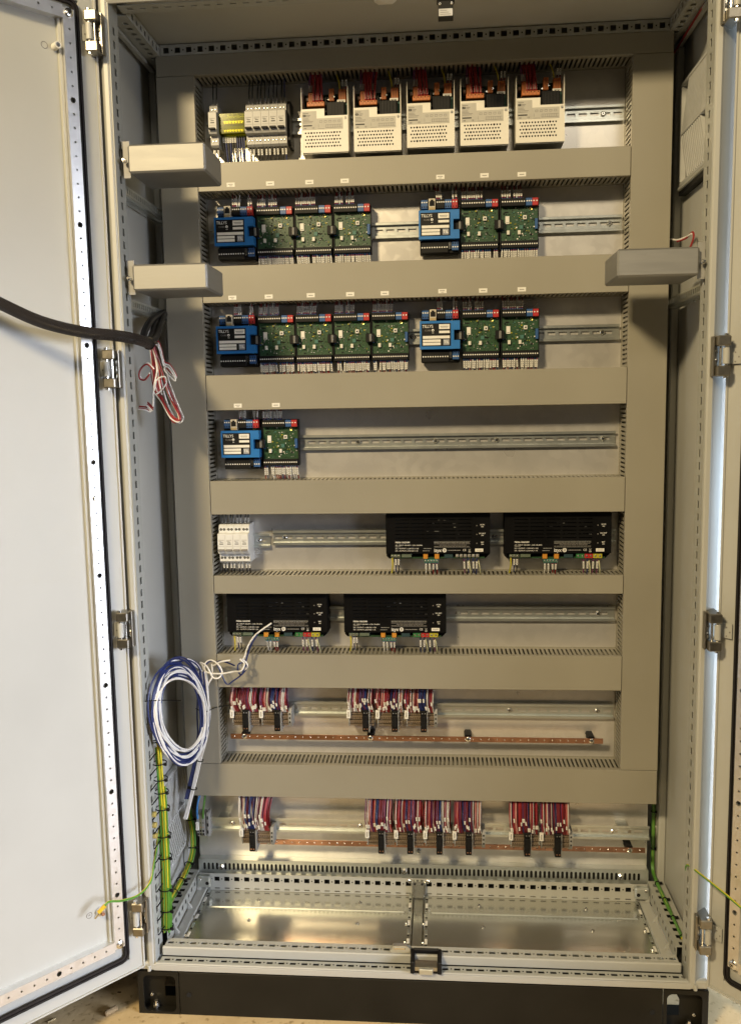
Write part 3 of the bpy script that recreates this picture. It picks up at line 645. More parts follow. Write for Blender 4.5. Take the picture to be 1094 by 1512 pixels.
# ------------------------------------------------------------------ DIN rails
def rail(x0, x1, zc, yb, label, screws=(), stand=0):
    t = thing('mounting_rail', ((x0+x1)/2, yb, zc), label, 'rail', 'zinc mounting rails')
    mb = MB(); n = int((x1-x0)/.025); off = ((x1-x0)-n*.025)/2
    holes = [(off+k*.025+.0035, off+k*.025+.0215, .0091, .0159) for k in range(n)]
    mb.perf((x0, yb-.0011, zc-.0125), X, Z, Yv, x1-x0, .025, .001, holes, ZINC)
    for s_ in (-1, 1):
        z0, z1 = sorted((zc+s_*.0115, zc+s_*.0125)); mb.box(x0, x1, yb-.0075, yb-.0012, z0, z1, ZINC)
        z0, z1 = sorted((zc+s_*.0115, zc+s_*.0175)); mb.box(x0, x1, yb-.0087, yb-.0076, z0, z1, ZINC, .0004)
    mb.build('rail_profile', t, smooth=False)
    mb = MB()
    for sx in screws: mb = MB(); mb.screw((sx, yb-.0012, zc), (0, -1, 0), .0058, SILV, .004); mb.build('rail_screw', t)
    if stand:
        for sx in (x0+.05, (x0+x1)/2, x1-.06): mb = MB(); mb.box(sx-.012, sx+.012, yb+.0002, .0798, zc-.011, zc+.011, ZINC); mb.build('standoff', t, smooth=False)
    return t
rail(-.462, .4645, 1.8268, .0765, 'zinc rail carrying the five perforated power supplies', (.42, -.40))
rail(-.462, .4640, 1.5942, .0765, 'zinc rail carrying the upper row of green circuit boards', (.437, .07))
rail(-.462, .4620, 1.3571, .0765, 'zinc rail carrying the lower row of green circuit boards', (.425, .0))
rail(-.462, .4575, 1.1190, .0765, 'zinc rail with only one controller and one board at its left', (-.13, .05, .19, .43))
rail(-.462, -.3450, .8880, .0765, 'short zinc rail piece holding the four white breakers', (-.372,))
rail(-.3380, .462, .8945, .0765, 'zinc rail behind the two right black power supplies', (-.31, .185))
rail(-.462, .4623, .7112, .0765, 'zinc rail behind the two lower black power supplies', (.425,))
rail(-.465, .4630, .4745, .0765, 'zinc rail of the upper terminal row with the copper bar below', (.22, .425))
rail(-.5300, .5445, .1905, .045, 'raised zinc rail at the bottom, behind the lowest red and white wires', (-.455, -.14, .46), stand=1)

# ------------------------------------------------------------------ copper bars
def bus(x0, x1, zc, label, sup):
    t = thing('copper_busbar', ((x0+x1)/2, .045, zc), label, 'busbar', 'copper busbars')
    mb = MB(); n = int((x1-x0)/.0185); c = [.009+k*.0185 for k in range(n)]
    mb.box(x0, x1, .0405, .0430, zc-.006, zc+.006, COPPER)
    mb.round_row((x0, .0400, zc-.006), X, Z, Yv, x1-x0, .012, c, .0022, .0010, COPPER, 12)
    mb.build('bar', t, smooth=False)
    mb = MB()
    for q in c: mb.cyl((x0+q, .0404, zc), (x0+q, .0400, zc), .0017, SILV, 8, .0012)
    stuff(mb.build('hole_screws', t))
    for sx in sup:
        mb = MB(); mb.prism([(sx-.009, zc+.0045), (sx+.009, zc+.0045), (sx+.006, zc+.010), (sx-.006, zc+.010)], .0435, .0795, DARK, 'y'); mb.box(sx-.007, sx+.007, .0435, .0795, zc-.006, zc+.0043, DARK, .001); mb.build('support', t)
        mb = MB(); mb.screw((sx, .0400, zc), (0, -1, 0), .0062, SILV, .003); mb.build('support_screw', t)
bus(-.450, .4344, .4134, 'copper busbar under the upper terminal row', (-.4167, -.1109, .1209, .408))
bus(-.410, .5360, .1455, 'copper busbar at the bottom behind the black connector plugs', (-.365, .500))

# ------------------------------------------------------------------ stainless boxes at the front frame
def steel_box(x0, x1, z0, z1, label, sg):
    t = thing('steel_box', ((x0+x1)/2, -.18, z0), label, 'steel box', 'bare steel boxes fixed to the frame')
    mb = MB(); mb.box(x0, x1, -.240, -.112, z0, z1, STEELB, .0035); mb.build('shell', t)
    mb = MB(); xa = x0 if sg < 0 else x1
    mb.box(*sorted((xa, xa+sg*.014)), -.2265, -.2250, z0-.006, z1+.010, TGREY, .0004)
    mb.box(*sorted((xa+sg*.0145, xa+sg*.016)), -.2265, -.130, z1-.004, z1+.012, TGREY)
    mb.build('bracket', t)
    mb = MB(); mb.screw((xa+sg*.007, -.2366, z0+.024), (0, -1, 0), .0048, SILV, .006); mb.cyl((xa+sg*.007, -.2366, z0+.024), (xa+sg*.007, -.248, z0+.024), .0022, SILV, 8); mb.build('bracket_screw', t)
steel_box(-.538, -.3855, 1.6575, 1.7110, 'uppermost bare steel box sticking out from the left frame post', -1)
steel_box(-.540, -.3905, 1.4345, 1.4850, 'lower bare steel box on the left frame post above the black hose', -1)
steel_box(.3945, .5450, 1.4340, 1.4860, 'bare steel box fixed to the right frame post', 1)

# ------------------------------------------------------------------ filter grilles in the side panels
def grille(sg, y0, y1, z0, z1, label, slant):
    t = thing('vent_grille', (sg*.592, (y0+y1)/2, z0), label, 'vent grille', 'filter fan grilles in the side panels')
    G = mat('grille_grey', (.48, .49, .48), .5)
    mb = MB(); xi = sg*.579; a, b_ = sorted((xi, sg*.5925)); f = .009
    mb.box(a, b_, y0, y1, z0, z0+f, G, .002); mb.box(a, b_, y0, y1, z1-f, z1, G, .002)
    mb.box(a, b_, y0, y0+f, z0+f, z1-f, G, .001); mb.box(a, b_, y1-f, y1, z0+f, z1-f, G, .001)
    mb.box(*sorted((sg*.590, sg*.5925)), y0+f, y1-f, z0+f, z1-f, mat('slat_gap_backing', (.25, .25, .24), .9)); mb.build('grille_frame', t)  # backing toned darker than the slats, so the gaps look shaded
    w_, h_ = y1-y0-2*f, z1-z0-2*f; n = int((w_+h_)/.012)
    ins = lambda u: max(0, min(w_, u))
    for k in range(n):   # slanted slats clipped to the frame, mirrored in the upper and lower half
        for lo, hi, dr in ((z0+f, z0+f+h_/2-.002, slant), (z0+f+h_/2+.002, z1-f, -slant)):
            u = k*.012-h_/2*.5; hh = hi-lo
            p, q = (u, u+hh*.5) if dr > 0 else (u+hh*.5, u)
            if max(p, q) > w_-.002 or min(p, q) < .002: continue
            mb = MB(); xs = sorted((sg*.5795, sg*.5885))
            mb.raw([(x_, y0+f+yy+d, zz) for x_ in xs for (yy, zz) in ((p, lo), (q, hi)) for d in (-.0026, .0026)], [(0, 1, 3, 2), (4, 6, 7, 5), (0, 4, 5, 1), (2, 3, 7, 6), (0, 2, 6, 4), (1, 5, 7, 3)], G)
            mb.build('slat', t, smooth=False)
    mb = MB(); mb.box(*sorted((sg*.5785, sg*.587)), y0+f, y1-f, (z0+z1)/2-.002, (z0+z1)/2+.002, G); mb.build('cross_bar', t, smooth=False)
grille(1, -.160, .052, 1.660, 1.874, 'grey slatted vent grille in the upper right side panel', 1)
grille(-1, -.115, .072, .120, .345, 'grey slatted vent grille in the lower left side panel', -1)
mb = MB(); mb.box(.574, .5925, -.155, .045, 1.649, 1.658, PAINTD, .002); mb.box(.578, .5925, -.155, .045, 1.640, 1.6485, DARK)  # lower black strip stands in for the shade of the gap below the grille
tag(mb.build('tray_with_gap'), 'flat tray under the right vent grille with a black strip for the shaded gap', 'tray')

# ------------------------------------------------------------------ wires: one small helper for a wire end with a marker sleeve
def wire_end(mb, p, up, length, M, sleeve=True, rnd=random, ferr=None, r=.0012, sl=.014, lean=0., dy=0., gap=.006, SM=None):
    """wire leaving terminal p, going up (+1) or down (-1) for length; sleeve is the printed marker"""
    p = Vector(p); q = p+Vector((lean, dy, up*length)); mid = p+Vector((lean*.35, dy*.3, up*length*.5))
    mb.tube([p, mid, q], r, M, 5, 3)
    if ferr: mb.cyl(p, p+Vector((lean*.2, dy*.2, up*gap)), .0016, ferr, 6)
    if sleeve:
        a = p+(mid-p)*(gap/(length*.5)); d = (mid-p).normalized()
        s_ = X; n_ = d.cross(s_).normalized()
        mb.obox(a, s_, d, n_, -.00175, .00175, 0, sl, -.0018, .0018, SM or LABEL)
        for k in range(3): mb.obox(a, s_, d, n_, -.0008, .0008, sl*(.18+.25*k), sl*(.30+.25*k), -.0020 if n_.y > 0 else .0018, -.0018 if n_.y > 0 else .0020, INKG)

# ------------------------------------------------------------------ circuit breakers
def breaker_mesh(M, dx=.0179):
    mb = MB(); g = .0002
    prof = [(.078, .0445), (.031, .0445), (.025, .0405), (.025, .0265), (.012, .0250), (.010, .0230), (.010, -.0165), (.013, -.0215), (.026, -.0235), (.026, -.0415), (.031, -.0455), (.078, -.0455)]
    mb.prism(prof, g, dx-g, M); return mb
def make_breaker(M, label, cat, group, loc):
    t = thing('circuit_breaker', (0, 0, 0), label, cat, group)
    breaker_mesh(M).build('housing', t, smooth=False)
    mb = MB()
    for xx in (.0052, .0127):
        mb.cyl((xx, .0251, .0335), (xx, .0246, .0335), .0029, HOLE, 12); mb.cyl((xx, .0247, .0335), (xx, .0244, .0335), .0014, NICK, 8)
        mb.cyl((xx, .0261, -.0335), (xx, .0256, -.0335), .0029, HOLE, 12); mb.cyl((xx, .0257, -.0335), (xx, .0254, -.0335), .0014, NICK, 8)
    stuff(mb.build('terminal_openings', t))
    mb = MB(); mb.box(.0018, .0161, .0025, .0098, -.0150, -.0105, DARK if M is MCBG else INKG, .001); mb.build('toggle', t)
    mb = MB(); mb.box(.0045, .0134, .0094, .0098, .0005, .0022, INK); mb.box(.0015, .0164, .0096, .0098, -.0043, -.0040, INKG)
    mb.box(.003, .015, .0096, .0098, .0100, .0108, INKG); mb.box(.003, .009, .0096, .0098, .0072, .0079, INKG); mb.box(.0055, .0125, .0094, .0098, .0052, .0062, INK)
    mb.box(.003, .015, .0256, .0258, -.0272, -.0265, INKG); mb.box(.003, .013, .0256, .0258, -.0252, -.0246, INKG); stuff(mb.build('front_print', t, smooth=False))
    t.location = loc; return t
def wires_for_breaker(t, up, dn, colours, sleeves, rnd):
    x, y, z = t.location
    mb = MB()
    for i, xx in enumerate((.0052, .0127)):
        c = colours[i % len(colours)]
        wire_end(mb, (x+xx, .040, z+.0448), 1, up, c, True, rnd, None, .0015, .012, rnd.uniform(-.003, .003), .012, .002, sleeves)
        wire_end(mb, (x+xx, .040, z-.0458), -1, dn, c, True, rnd, None, .0015, .013, rnd.uniform(-.002, .002), .010, .002, LABEL)
    stuff(mb.build('wires', t))
rnd = random.Random(3)
first = make_breaker(MCBG, 'single grey circuit breaker at the far left beside the yellow block', 'breaker', None, (-.4405, 0, 1.8225))
wires_for_breaker(first, .055, .05, [KWIRE, KWIRE], GREYW, rnd)
ords = ['first', 'second', 'third', 'fourth', 'fifth']
protos = None
for k in range(5):
    lab = ords[k]+' grey circuit breaker from left in the block of five' if k < 4 else 'last grey circuit breaker of the block of five, beside the power supplies'
    if protos is None: b = make_breaker(MCBG, lab, 'breaker', 'block of five grey circuit breakers', (-.3600+.018*k, 0, 1.8210)); protos = b; src = [c for c in b.children]
    else:
        b = protos.copy(); COL.objects.link(b); b.location = (-.3600+.018*k, 0, 1.8210); b['label'] = lab
        for c in src: cc = c.copy(); COL.objects.link(cc); cc.parent = b
for b in [o for o in COL.objects if o.get('group') == 'block of five grey circuit breakers']: wires_for_breaker(b, .058, .045, [KWIRE, rnd.choice([KWIRE, BWIRE])], GREYW, rnd)
mb = MB(); mb.prism([(.078, .050), (.040, .050), (.030, .040), (.030, -.035), (.040, -.046), (.078, -.046)], 0, .0065, DARK); t = mb.build('end_clamp'); t.location = (-.2695, 0, 1.822)
tag(t, 'black end clamp and wire at the right side of the five grey breakers', 'end clamp')
# white breakers
protos = None; src = []
for k in range(4):
    lab = ords[k]+' white circuit breaker from left on the short rail' if k < 3 else 'last white circuit breaker on the short rail, nearest the empty rail'
    loc = (-.4560+.018*k, 0, .8880)
    if protos is None: b = make_breaker(MCBW, lab, 'breaker', 'four white circuit breakers', loc); protos = b; src = list(b.children)
    else:
        b = protos.copy(); COL.objects.link(b); b.location = loc; b['label'] = lab
        for c in src: cc = c.copy(); COL.objects.link(cc); cc.parent = b
for b in [o for o in COL.objects if o.get('group') == 'four white circuit breakers']: wires_for_breaker(b, .032, .03, [KWIRE, KWIRE], LABEL if rnd.random() < .5 else GREYW, rnd)

# ------------------------------------------------------------------ yellow distribution block
t = thing('distribution_block', (-.394, .05, 1.80), 'transparent yellow distribution block with black wires between the grey breakers', 'terminal block')
mb = MB(); mb.box(-.4215, -.3645, .0300, .0325, 1.8060, 1.8490, YT, .0008); mb.box(-.4215, -.3645, .0326, .060, 1.8465, 1.8490, YT); mb.box(-.4215, -.3645, .0326, .060, 1.8060, 1.8085, YT)
mb.box(-.4215, -.4195, .0326, .060, 1.8086, 1.8464, YT); mb.box(-.3665, -.3645, .0326, .060, 1.8086, 1.8464, YT); mb.build('cover', t)
mb = MB(); mb.box(-.419, -.367, .050, .0715, 1.800, 1.846, mat('block_olive', (.22, .22, .03), .4)); mb.box(-.4175, -.3685, .042, .0495, 1.830, 1.837, BRASS, .001); mb.box(-.4175, -.3685, .042, .0495, 1.812, 1.8185, BRASS, .001); mb.build('base', t)
mb = MB()
for k in range(8):
    mb.screw((-.4155+.0064*k, .0419, 1.8337), (0, -1, 0), .0022, BRASS, .002); mb.screw((-.4155+.0064*k, .0419, 1.8152), (0, -1, 0), .0022, BRASS, .002)
mb.build('clamp_screws', t)
mb = MB(); mb.box(-.371, -.362, .055, .071, 1.785, 1.7985, YELT, .001); mb.build('foot', t)
mb = MB()
for k in range(10):
    xx = -.417+.0053*k
    wire_end(mb, (xx, .046, 1.8055), -1, .062, rnd.choice([KWIRE, KWIRE, BWIRE]), k % 10 < 6, rnd, None, .0018, .013, rnd.uniform(-.003, .004), .006, .002)
stuff(mb.build('wires', t))

# ------------------------------------------------------------------ perforated power supplies
W_ = .1018
def make_psu():
    t = thing('power_supply', (0, 0, 0), 'x', 'power supply', 'perforated white power supplies')
    mb = MB()   # chassis: back, sides, bottom
    mb.box(0, W_, .0590, .0605, .004, .138, NICK); mb.box(0, .0015, .0035, .0588, .004, .137, CREAM); mb.box(W_-.0015, W_, .0035, .0588, .004, .137, CREAM)
    mb.prism([(.0032, 0.0), (.048, .0), (.0588, .006), (.0588, .0042), (.049, -.0016), (.0032, -.0016)], .001, W_-.001, NICK); mb.build('chassis', t, smooth=False)
    mb = MB(); zt1, zt2, xs = .0905, .0755, .0508
    # L-shaped cover; the lower field carries staggered holes
    z0, z1 = .0095, .0445; xa, xb = .006, .0870; rows = 5; rh = (z1-z0)/rows
    mb.obox((0, 0, 0), X, Z, Yv, 0, W_, 0, z0, 0, .0015, CREAM); mb.obox((0, 0, 0), X, Z, Yv, 0, xa, z0, z1, 0, .0015, CREAM); mb.obox((0, 0, 0), X, Z, Yv, xb, W_, z0, z1, 0, .0015, CREAM)
    for k in range(rows):
        nh = 13 if k % 2 == 0 else 12; st = .0033+(0 if k % 2 == 0 else .0031)
        mb.round_row((xa, 0, z0+k*rh), X, Z, Yv, xb-xa, rh, [st+.0062*j for j in range(nh)], .0020, .0014, CREAM, 8, {2: .0024, 10: .0024} if k % 2 == 0 else None)
    mb.obox((0, 0, 0), X, Z, Yv, 0, W_, z1, zt2, 0, .0015, CREAM); mb.obox((0, 0, 0), X, Z, Yv, 0, xs, zt2, zt1, 0, .0015, CREAM)
    mb.box(.003, W_-.003, .0022, .004, .004, .05, HOLE); mb.build('front_cover', t, smooth=False)
    mb = MB(); mb.box(.002, .0335, -.0004, -.0001, .0475, .0860, PSUGREY); mb.box(.0337, .0905, -.0004, -.0001, .0475, .0705, PSUGREY)
    def ln(x, z, w, h, M=INK): mb.box(x, x+w, -.0006, -.00045, z, z+h, M)
    ln(.004, .081, .012, .0014, INKG); ln(.004, .0745, .0065, .0045); ln(.0055, .0758, .0035, .0018, PSUGREY); ln(.0115, .0768, .009, .0013, INKG); ln(.0115, .0742, .007, .0012, INKG)
    for k, w_ in enumerate((.012, .014, .022, .020)): ln(.004, .0700-.0028*k, w_, .0011, INKG)
    ln(.004, .0548, .0195, .0026); ln(.006, .0495, .005, .0022, INKG)
    mb.text('CE', .0042, (.0232, -.0006, .0508), INK)
    for k in range(5):
        ln(.040+.0098*k, .0650, .0062, .0008, INKG); ln(.040+.0098*k, .0615, .0058, .0006, INKG); ln(.040+.0098*k, .0615, .0006, .0034, INKG); ln(.0452+.0098*k, .0615, .0006, .0034, INKG)
    for k in range(9): ln(.0535+.0038*k, .0508, .0007, .0060, INKG)
    ln(.053, .0505, .036, .0007, INKG); ln(.053, .0565, .036, .0006, INKG); ln(.036, .049, .014, .0006, INKG); ln(.0375, .052, .0006, .0065, INKG)
    mb.build('type_label', t, smooth=False)
    mb = MB(); mb.screw((.0958, -.0001, .0695), (0, -1, 0), .0026, NICK, .0015); mb.build('cover_screw', t)
    mb = MB(); mb.box(.002, W_-.002, .050, .052, .05, .136, PCB); mb.box(.054, .094, .012, .0495, .058, .1085, DARK, .002)
    for k in range(6): mb.box(.056+.0065*k, .0585+.0065*k, .0105, .0118, .060, .107, DARK)
    mb.box(.004, .050, .016, .0495, .06, .094, DARK, .002); mb.box(.05, .0535, .02, .0495, .09, .12, DARK); mb.cyl((.064, .030, .104), (.064, .030, .116), .006, DARK, 12)
    mb.box(.007, .012, .03, .05, .118, .124, LABEL); mb.cyl((.057, .035, .117), (.057, .025, .117), .002, SILV, 8); mb.cyl((.0695, .03, .121), (.0695, .02, .121), .0022, SILV, 8); mb.box(.0945, .0985, .03, .05, .07, .11, TEAL)
    mb.build('circuit_board', t, smooth=False)
    def conn(x0, x1, y0, y1, z0, z1, n, zz):
        c = MB(); c.box(x0, x1, y0, y1, z0, z1, ORANGE, .001); pt = (x1-x0)/n
        for k in range(n): c.cyl((x0+pt*(k+.5), y0-.0001, zz), (x0+pt*(k+.5), y0-.0004, zz), .0012, HOLE if n > 3 else RED, 8)
        for k in range(1, n): c.box(x0+pt*k-.0002, x0+pt*k+.0002, y0-.0003, y0-.0001, z0+.001, z1-.001, INK)
        c.build('plug', t)
    conn(.0125, .0505, .005, .030, .0975, .1070, 5, .1045)
    conn(.0135, .0260, .020, .040, .1085, .131, 2, .126); conn(.0590, .0700, .020, .038, .1120, .138, 2, .132); conn(.0800, .0960, .020, .038, .1120, .136, 3, .130)
    mb = MB(); mb.box(.0775, .0955, .0125, .0135, .1060, .1115, LABEL); mb.box(.080, .093, .0122, .0124, .1080, .1092, INKG); mb.build('plug_label', t, smooth=False)
    return t
psu = make_psu(); psu_src = list(psu.children)
psu_pos = [(-.2338, 1.7492), (-.1201, 1.7475), (-.0058, 1.7515), (.1083, 1.7510), (.2256, 1.7518)]
psu_lab = ['leftmost perforated cream power supply with orange plugs, beside the grey breakers', 'second perforated cream power supply from the left on the top rail', 'middle one of the five perforated cream power supplies', 'fourth perforated cream power supply from left on the top rail', 'rightmost perforated cream power supply, beside the bare rail']
for i, (px, pz) in enumerate(psu_pos):
    if i == 0: t = psu
    else:
        t = psu.copy(); COL.objects.link(t)
        for c in psu_src: cc = c.copy(); COL.objects.link(cc); cc.parent = t
    t.location = (px, 0, pz); t['label'] = psu_lab[i]
    r_ = random.Random(40+i); mb = MB()
    for k in range(4): wire_end(mb, (px+.0255+.0062*k, .018, pz+.107), 1, 1.925-(pz+.107), RWIRE, True, r_, BLUED, .0024, .015, r_.uniform(-.008, .006), .020, .007)
    for k in range(6):
        wire_end(mb, (px+.0145+.0055*k, .030, pz+.131), 1, 1.928-(pz+.131), RWIRE if 0 < k < 5 else PWIRE, k in (0, 1, 5), r_, None, .0021, .014, r_.uniform(-.004, .004), .006, .004, LABEL if k != 3 else GREYW)
    mb.tube([(px+.082, .028, pz+.139), (px+.080, .033, pz+.155), (px+.074, .040, 1.925)], .0015, YEL, 6, 4, GRN, 2)
    for k in range(2): wire_end(mb, (px+.0885+.0062*k, .028, pz+.140), 1, 1.926-(pz+.140), KWIRE, True, r_, RED, .0014, .014, r_.uniform(-.001, .005), .010, .004)
    stuff(mb.build('wires', t))

# ------------------------------------------------------------------ blue controllers
def make_ctrl():
    t = thing('controller', (0, 0, 0), 'x', 'controller', 'blue controllers')
    mb = MB(); mb.box(0, .0865, .046, .071, -.0585, .0575, DARK, .002); mb.box(.004, .0825, .040, .0455, -.0575, -.030, DARK, .001); mb.box(0, .0865, .0435, .0455, .0325, .0375, DARK)
    mb.box(.003, .0855, .0440, .0457, .024, .0365, PCB); mb.build('base', t)
    mb = MB(); mb.prism([(-.002, -.0300), (.0865, -.0300), (.0865, -.0110), (.0735, -.0110), (.0735, .0115), (.0865, .0115), (.0865, .0315), (-.002, .0315)], .0200, .0455, BLUE, 'y'); cv = mb.build('blue_cover', t, smooth=False)
    mb = MB(); mb.box(.0018, .0665, .0195, .0199, -.0235, .0262, DARK); mb.build('front_plate', t)
    mb = MB()
    mb.text('TILLYS', .0090, (.0035, .0193, .0195), PRINT, sx=.92, bold=.006); mb.text('CUBE', .0052, (.0085, .0193, .0108), INKG, sx=1.1)
    mb.cyl((.0268, .0194, .0112), (.0268, .0192, .0112), .0028, PRINT, 16); mb.cyl((.0268, .0192, .0106), (.0268, .0191, .0106), .0012, DARK, 10)
    mb.box(.0253, .0263, .0192, .0194, .0045, .0062, PRINT); mb.box(.0275, .0287, .0192, .0194, .0045, .0062, PRINT)
    for (x0, x1, z0, z1) in ((.0405, .0640, .0135, .0240), (.0405, .0640, .0045, .0098), (.0045, .0640, -.0070, -.0010), (.0045, .0440, -.0145, -.0090), (.0045, .0440, -.0215, -.0158)): mb.box(x0, x1, .0192, .0194, z0, z1, LABEL)
    mb.box(.0432, .0612, .0190, .0192, .0188, .0200, INKG); mb.box(.0445, .0600, .0190, .0192, .0166, .0174, INKG)
    mb.box(.0498, .0632, .0191, .0194, -.0215, -.0090, mat('logo_grey', (.28, .30, .34), .5)); mb.text('TIL', .0088, (.0565, .0189, -.0152), PRINT, 'CENTER', bold=.02)
    mb.build('printed_labels', t, smooth=False)
    def term(x0, x1, M, n, z0, z1, zs, nm='terminal'):
        c = MB(); c.box(x0, x1, .0320, .0456 if z0 > 0 else .0399, z0, z1, M, .0008); p = (x1-x0)/n
        for k in range(n): c.cyl((x0+p*(k+.5), .0321, zs), (x0+p*(k+.5), .0312, zs), .0016, DOT, 8)
        for k in range(n): c.box(x0+p*(k+.5)-.0011, x0+p*(k+.5)+.0011, .0317, .0319, z0+.002 if z0 > 0 else z1-.006, z0+.0055 if z0 > 0 else z1-.0025, HOLE)
        c.build(nm, t)
    term(.0030, .0180, BLUED, 3, .0370, .0560, .0505); term(.0365, .0550, DARK, 4, .0370, .0560, .0505); term(.0553, .0705, BLUED, 3, .0370, .0560, .0505); term(.0708, .0835, RED, 2, .0370, .0560, .0505)
    term(.0020, .0620, DARK, 11, -.0575, -.0340, -.0460); term(.0700, .0850, BLUED, 3, -.0530, -.0340, -.0460)
    mb = MB(); mb.box(.0198, .0348, .0260, .0456, .0325, .0575, mat('jack_beige', (.55, .50, .40), .4, 0), .001); mb.prism([(.0218, .0415), (.0328, .0415), (.0328, .0520), (.0300, .0520), (.0300, .0550), (.0246, .0550), (.0246, .0520), (.0218, .0520)], .0255, .0259, HOLE, 'y'); mb.box(.0205, .0341, .0256, .0259, .0335, .0385, mat('jack_tan', (.42, .32, .16), .45)); mb.build('network_jack', t)
    mb = MB(); mb.box(.0632, .0650, .0330, .0400, -.0500, -.0350, SILV); mb.box(.0665, .0680, .0330, .0400, -.0500, -.0350, SILV); mb.build('usb_shell', t, smooth=False)
    mb = MB(); mb.tube([(.0715+.0028*math.cos(a), .0435, .0300+.0045+.0028*math.sin(a)) for a in [k*math.pi/6 for k in range(13)]], .0007, BRASS, 5, 1); mb.build('eyelet', t)
    mb = MB(); mb.box(.0740, .0960, .0330, .0440, -.0100, .0105, DARK, .001); mb.box(.0850, .0905, .0300, .0329, -.0085, .0090, GREYW, .001)
    for k in range(5): mb.box(.0852+.0011*k, .0855+.0011*k, .0297, .0299, -.008, .0085, DARK)
    mb.build('ribbon_link', t)
    return t
# ------------------------------------------------------------------ green expansion boards
def make_board(last):
    t = thing('circuit_board', (0, 0, 0), 'x', 'circuit board', 'green expansion boards')
    w_ = .0846
    mb = MB(); mb.box(0, w_, .056, .071, -.0525, .0545, DARK, .001); mb.box(0, .0016, .046, .0559, -.0525, .0545, DARK); mb.box(w_-.0016, w_, .046, .0559, -.0525, .0545, DARK); mb.build('carrier_tray', t, smooth=False)
    mb = MB(); mb.box(.0018, w_-.0018, .0500, .0516, -.0515, .0535, PCB); mb.build('board', t, smooth=False)
    def term(x0, x1, M, n, z0, z1, zs):
        c = MB(); c.box(x0, x1, .0385, .0499, z0, z1, M, .0006); p = (x1-x0)/n
        for k in range(n): c.cyl((x0+p*(k+.5), .0386, zs), (x0+p*(k+.5), .0376, zs), .0016, DOT, 8)
        c.build('terminal', t)
    term(.0025, .0545, DARK, 10, .0375, .0535, .0465); term(.0560, .0695, BLUED, 3, .0375, .0535, .0470); term(.0698, .0825, RED, 2, .0375, .0535, .0470)
    term(.0025, .0822, DARK, 16, -.0515, -.0365, -.0440)
    r_ = random.Random(11+last); mb = MB()
    for k in range(150):
        x_, z_ = r_.uniform(.005, .078), r_.uniform(-.034, .034); a, b_ = r_.choice([(.0012, .0022), (.0024, .0011), (.0011, .0011), (.0032, .0026), (.0010, .0030)])
        M = r_.choice([DARK, DARK, DARK, TEAL, TGREY, GREENT, LABEL, YELT]); mb.box(x_, x_+a, .0482, .0499, z_, z_+b_, M)
    for k in range(26): mb.disc((.005+.003*k, .0499, -.0345+.0012*(k % 2)), (0, -1, 0), .0005, SILV, 6)
    mb.box(.0425, .0510, .0480, .0499, -.0105, -.0020, TEAL, .0005); mb.box(.010, .018, .0485, .0499, .0255, .0275, DARK)
    stuff(mb.build('components', t, smooth=False))
    mb = MB(); mb.box(.0120, .0205, .0470, .0498, .0010, .0175, LABEL); mb.box(.0135, .0190, .0468, .0470, .0030, .0042, INKG); mb.build('sticker', t, smooth=False)
    mb = MB(); mb.box(.0500, .0585, .0450, .0498, .0095, .0185, WHITE, .0008); mb.cyl((.0543, .0450, .0140), (.0543, .0445, .0140), .0019, HOLE, 10); mb.build('push_button', t)
    for x_ in (.0150, .0390):
        mb = MB(); mb.box(x_, x_+.0062, .0440, .0498, -.0225, -.0135, CREAM, .0005); mb.build('relay', t)
    mb = MB(); mb.tube([(.0670+.0029*math.cos(a), .0488, .0320+.0029*math.sin(a)) for a in [k*math.pi/6 for k in range(13)]], .0009, BRASS, 5, 1); mb.build('eyelet', t)
    mb = MB(); mb.box(.0020, .0062, .0440, .0499, -.0125, .0085, BLUED, .0004); mb.build('left_socket', t)
    if last: mb = MB(); mb.box(.0760, .0822, .0420, .0499, -.0120, .0105, BLUED, .0006); mb.build('right_socket', t)
    else:
        mb = MB(); mb.box(.0745, .0945, .0340, .0440, -.0115, .0080, DARK, .001); mb.box(.0825, .0880, .0310, .0339, -.0100, .0065, GREYW, .001)
        for k in range(5): mb.box(.0827+.0011*k, .0830+.0011*k, .0307, .0309, -.0095, .006, DARK)
        mb.build('ribbon_link', t)
    return t
ctrl = make_ctrl(); ctrl_src = list(ctrl.children)
brd = {0: make_board(0), 1: make_board(1)}; brd_src = {k: list(v.children) for k, v in brd.items()}
used = set()
def place(kind, loc, label):
    p, srcs = (ctrl, ctrl_src) if kind == 'c' else (brd[kind], brd_src[kind])
    if kind not in used: t = p; used.add(kind)
    else:
        t = p.copy(); COL.objects.link(t)
        for c in srcs: cc = c.copy(); COL.objects.link(cc); cc.parent = t
    t.location = loc; t['label'] = label; return t
def ctrl_wires(t, top, seed):
    r_ = random.Random(seed); x, y, z = t.location; mb = MB()
    for k, (xx, c) in enumerate(((.0385, RWIRE), (.043, RWIRE), (.0475, WWIRE), (.052, WWIRE), (.0735, WWIRE), (.0800, RWIRE))):
        if k == 3 and seed % 3: continue
        wire_end(mb, (x+xx, .0400, z+.056), 1, top-(z+.056), c, True, r_, BLUED, .0013, .014, r_.uniform(-.007, .002), .010, .006)
    stuff(mb.build('wires', t))
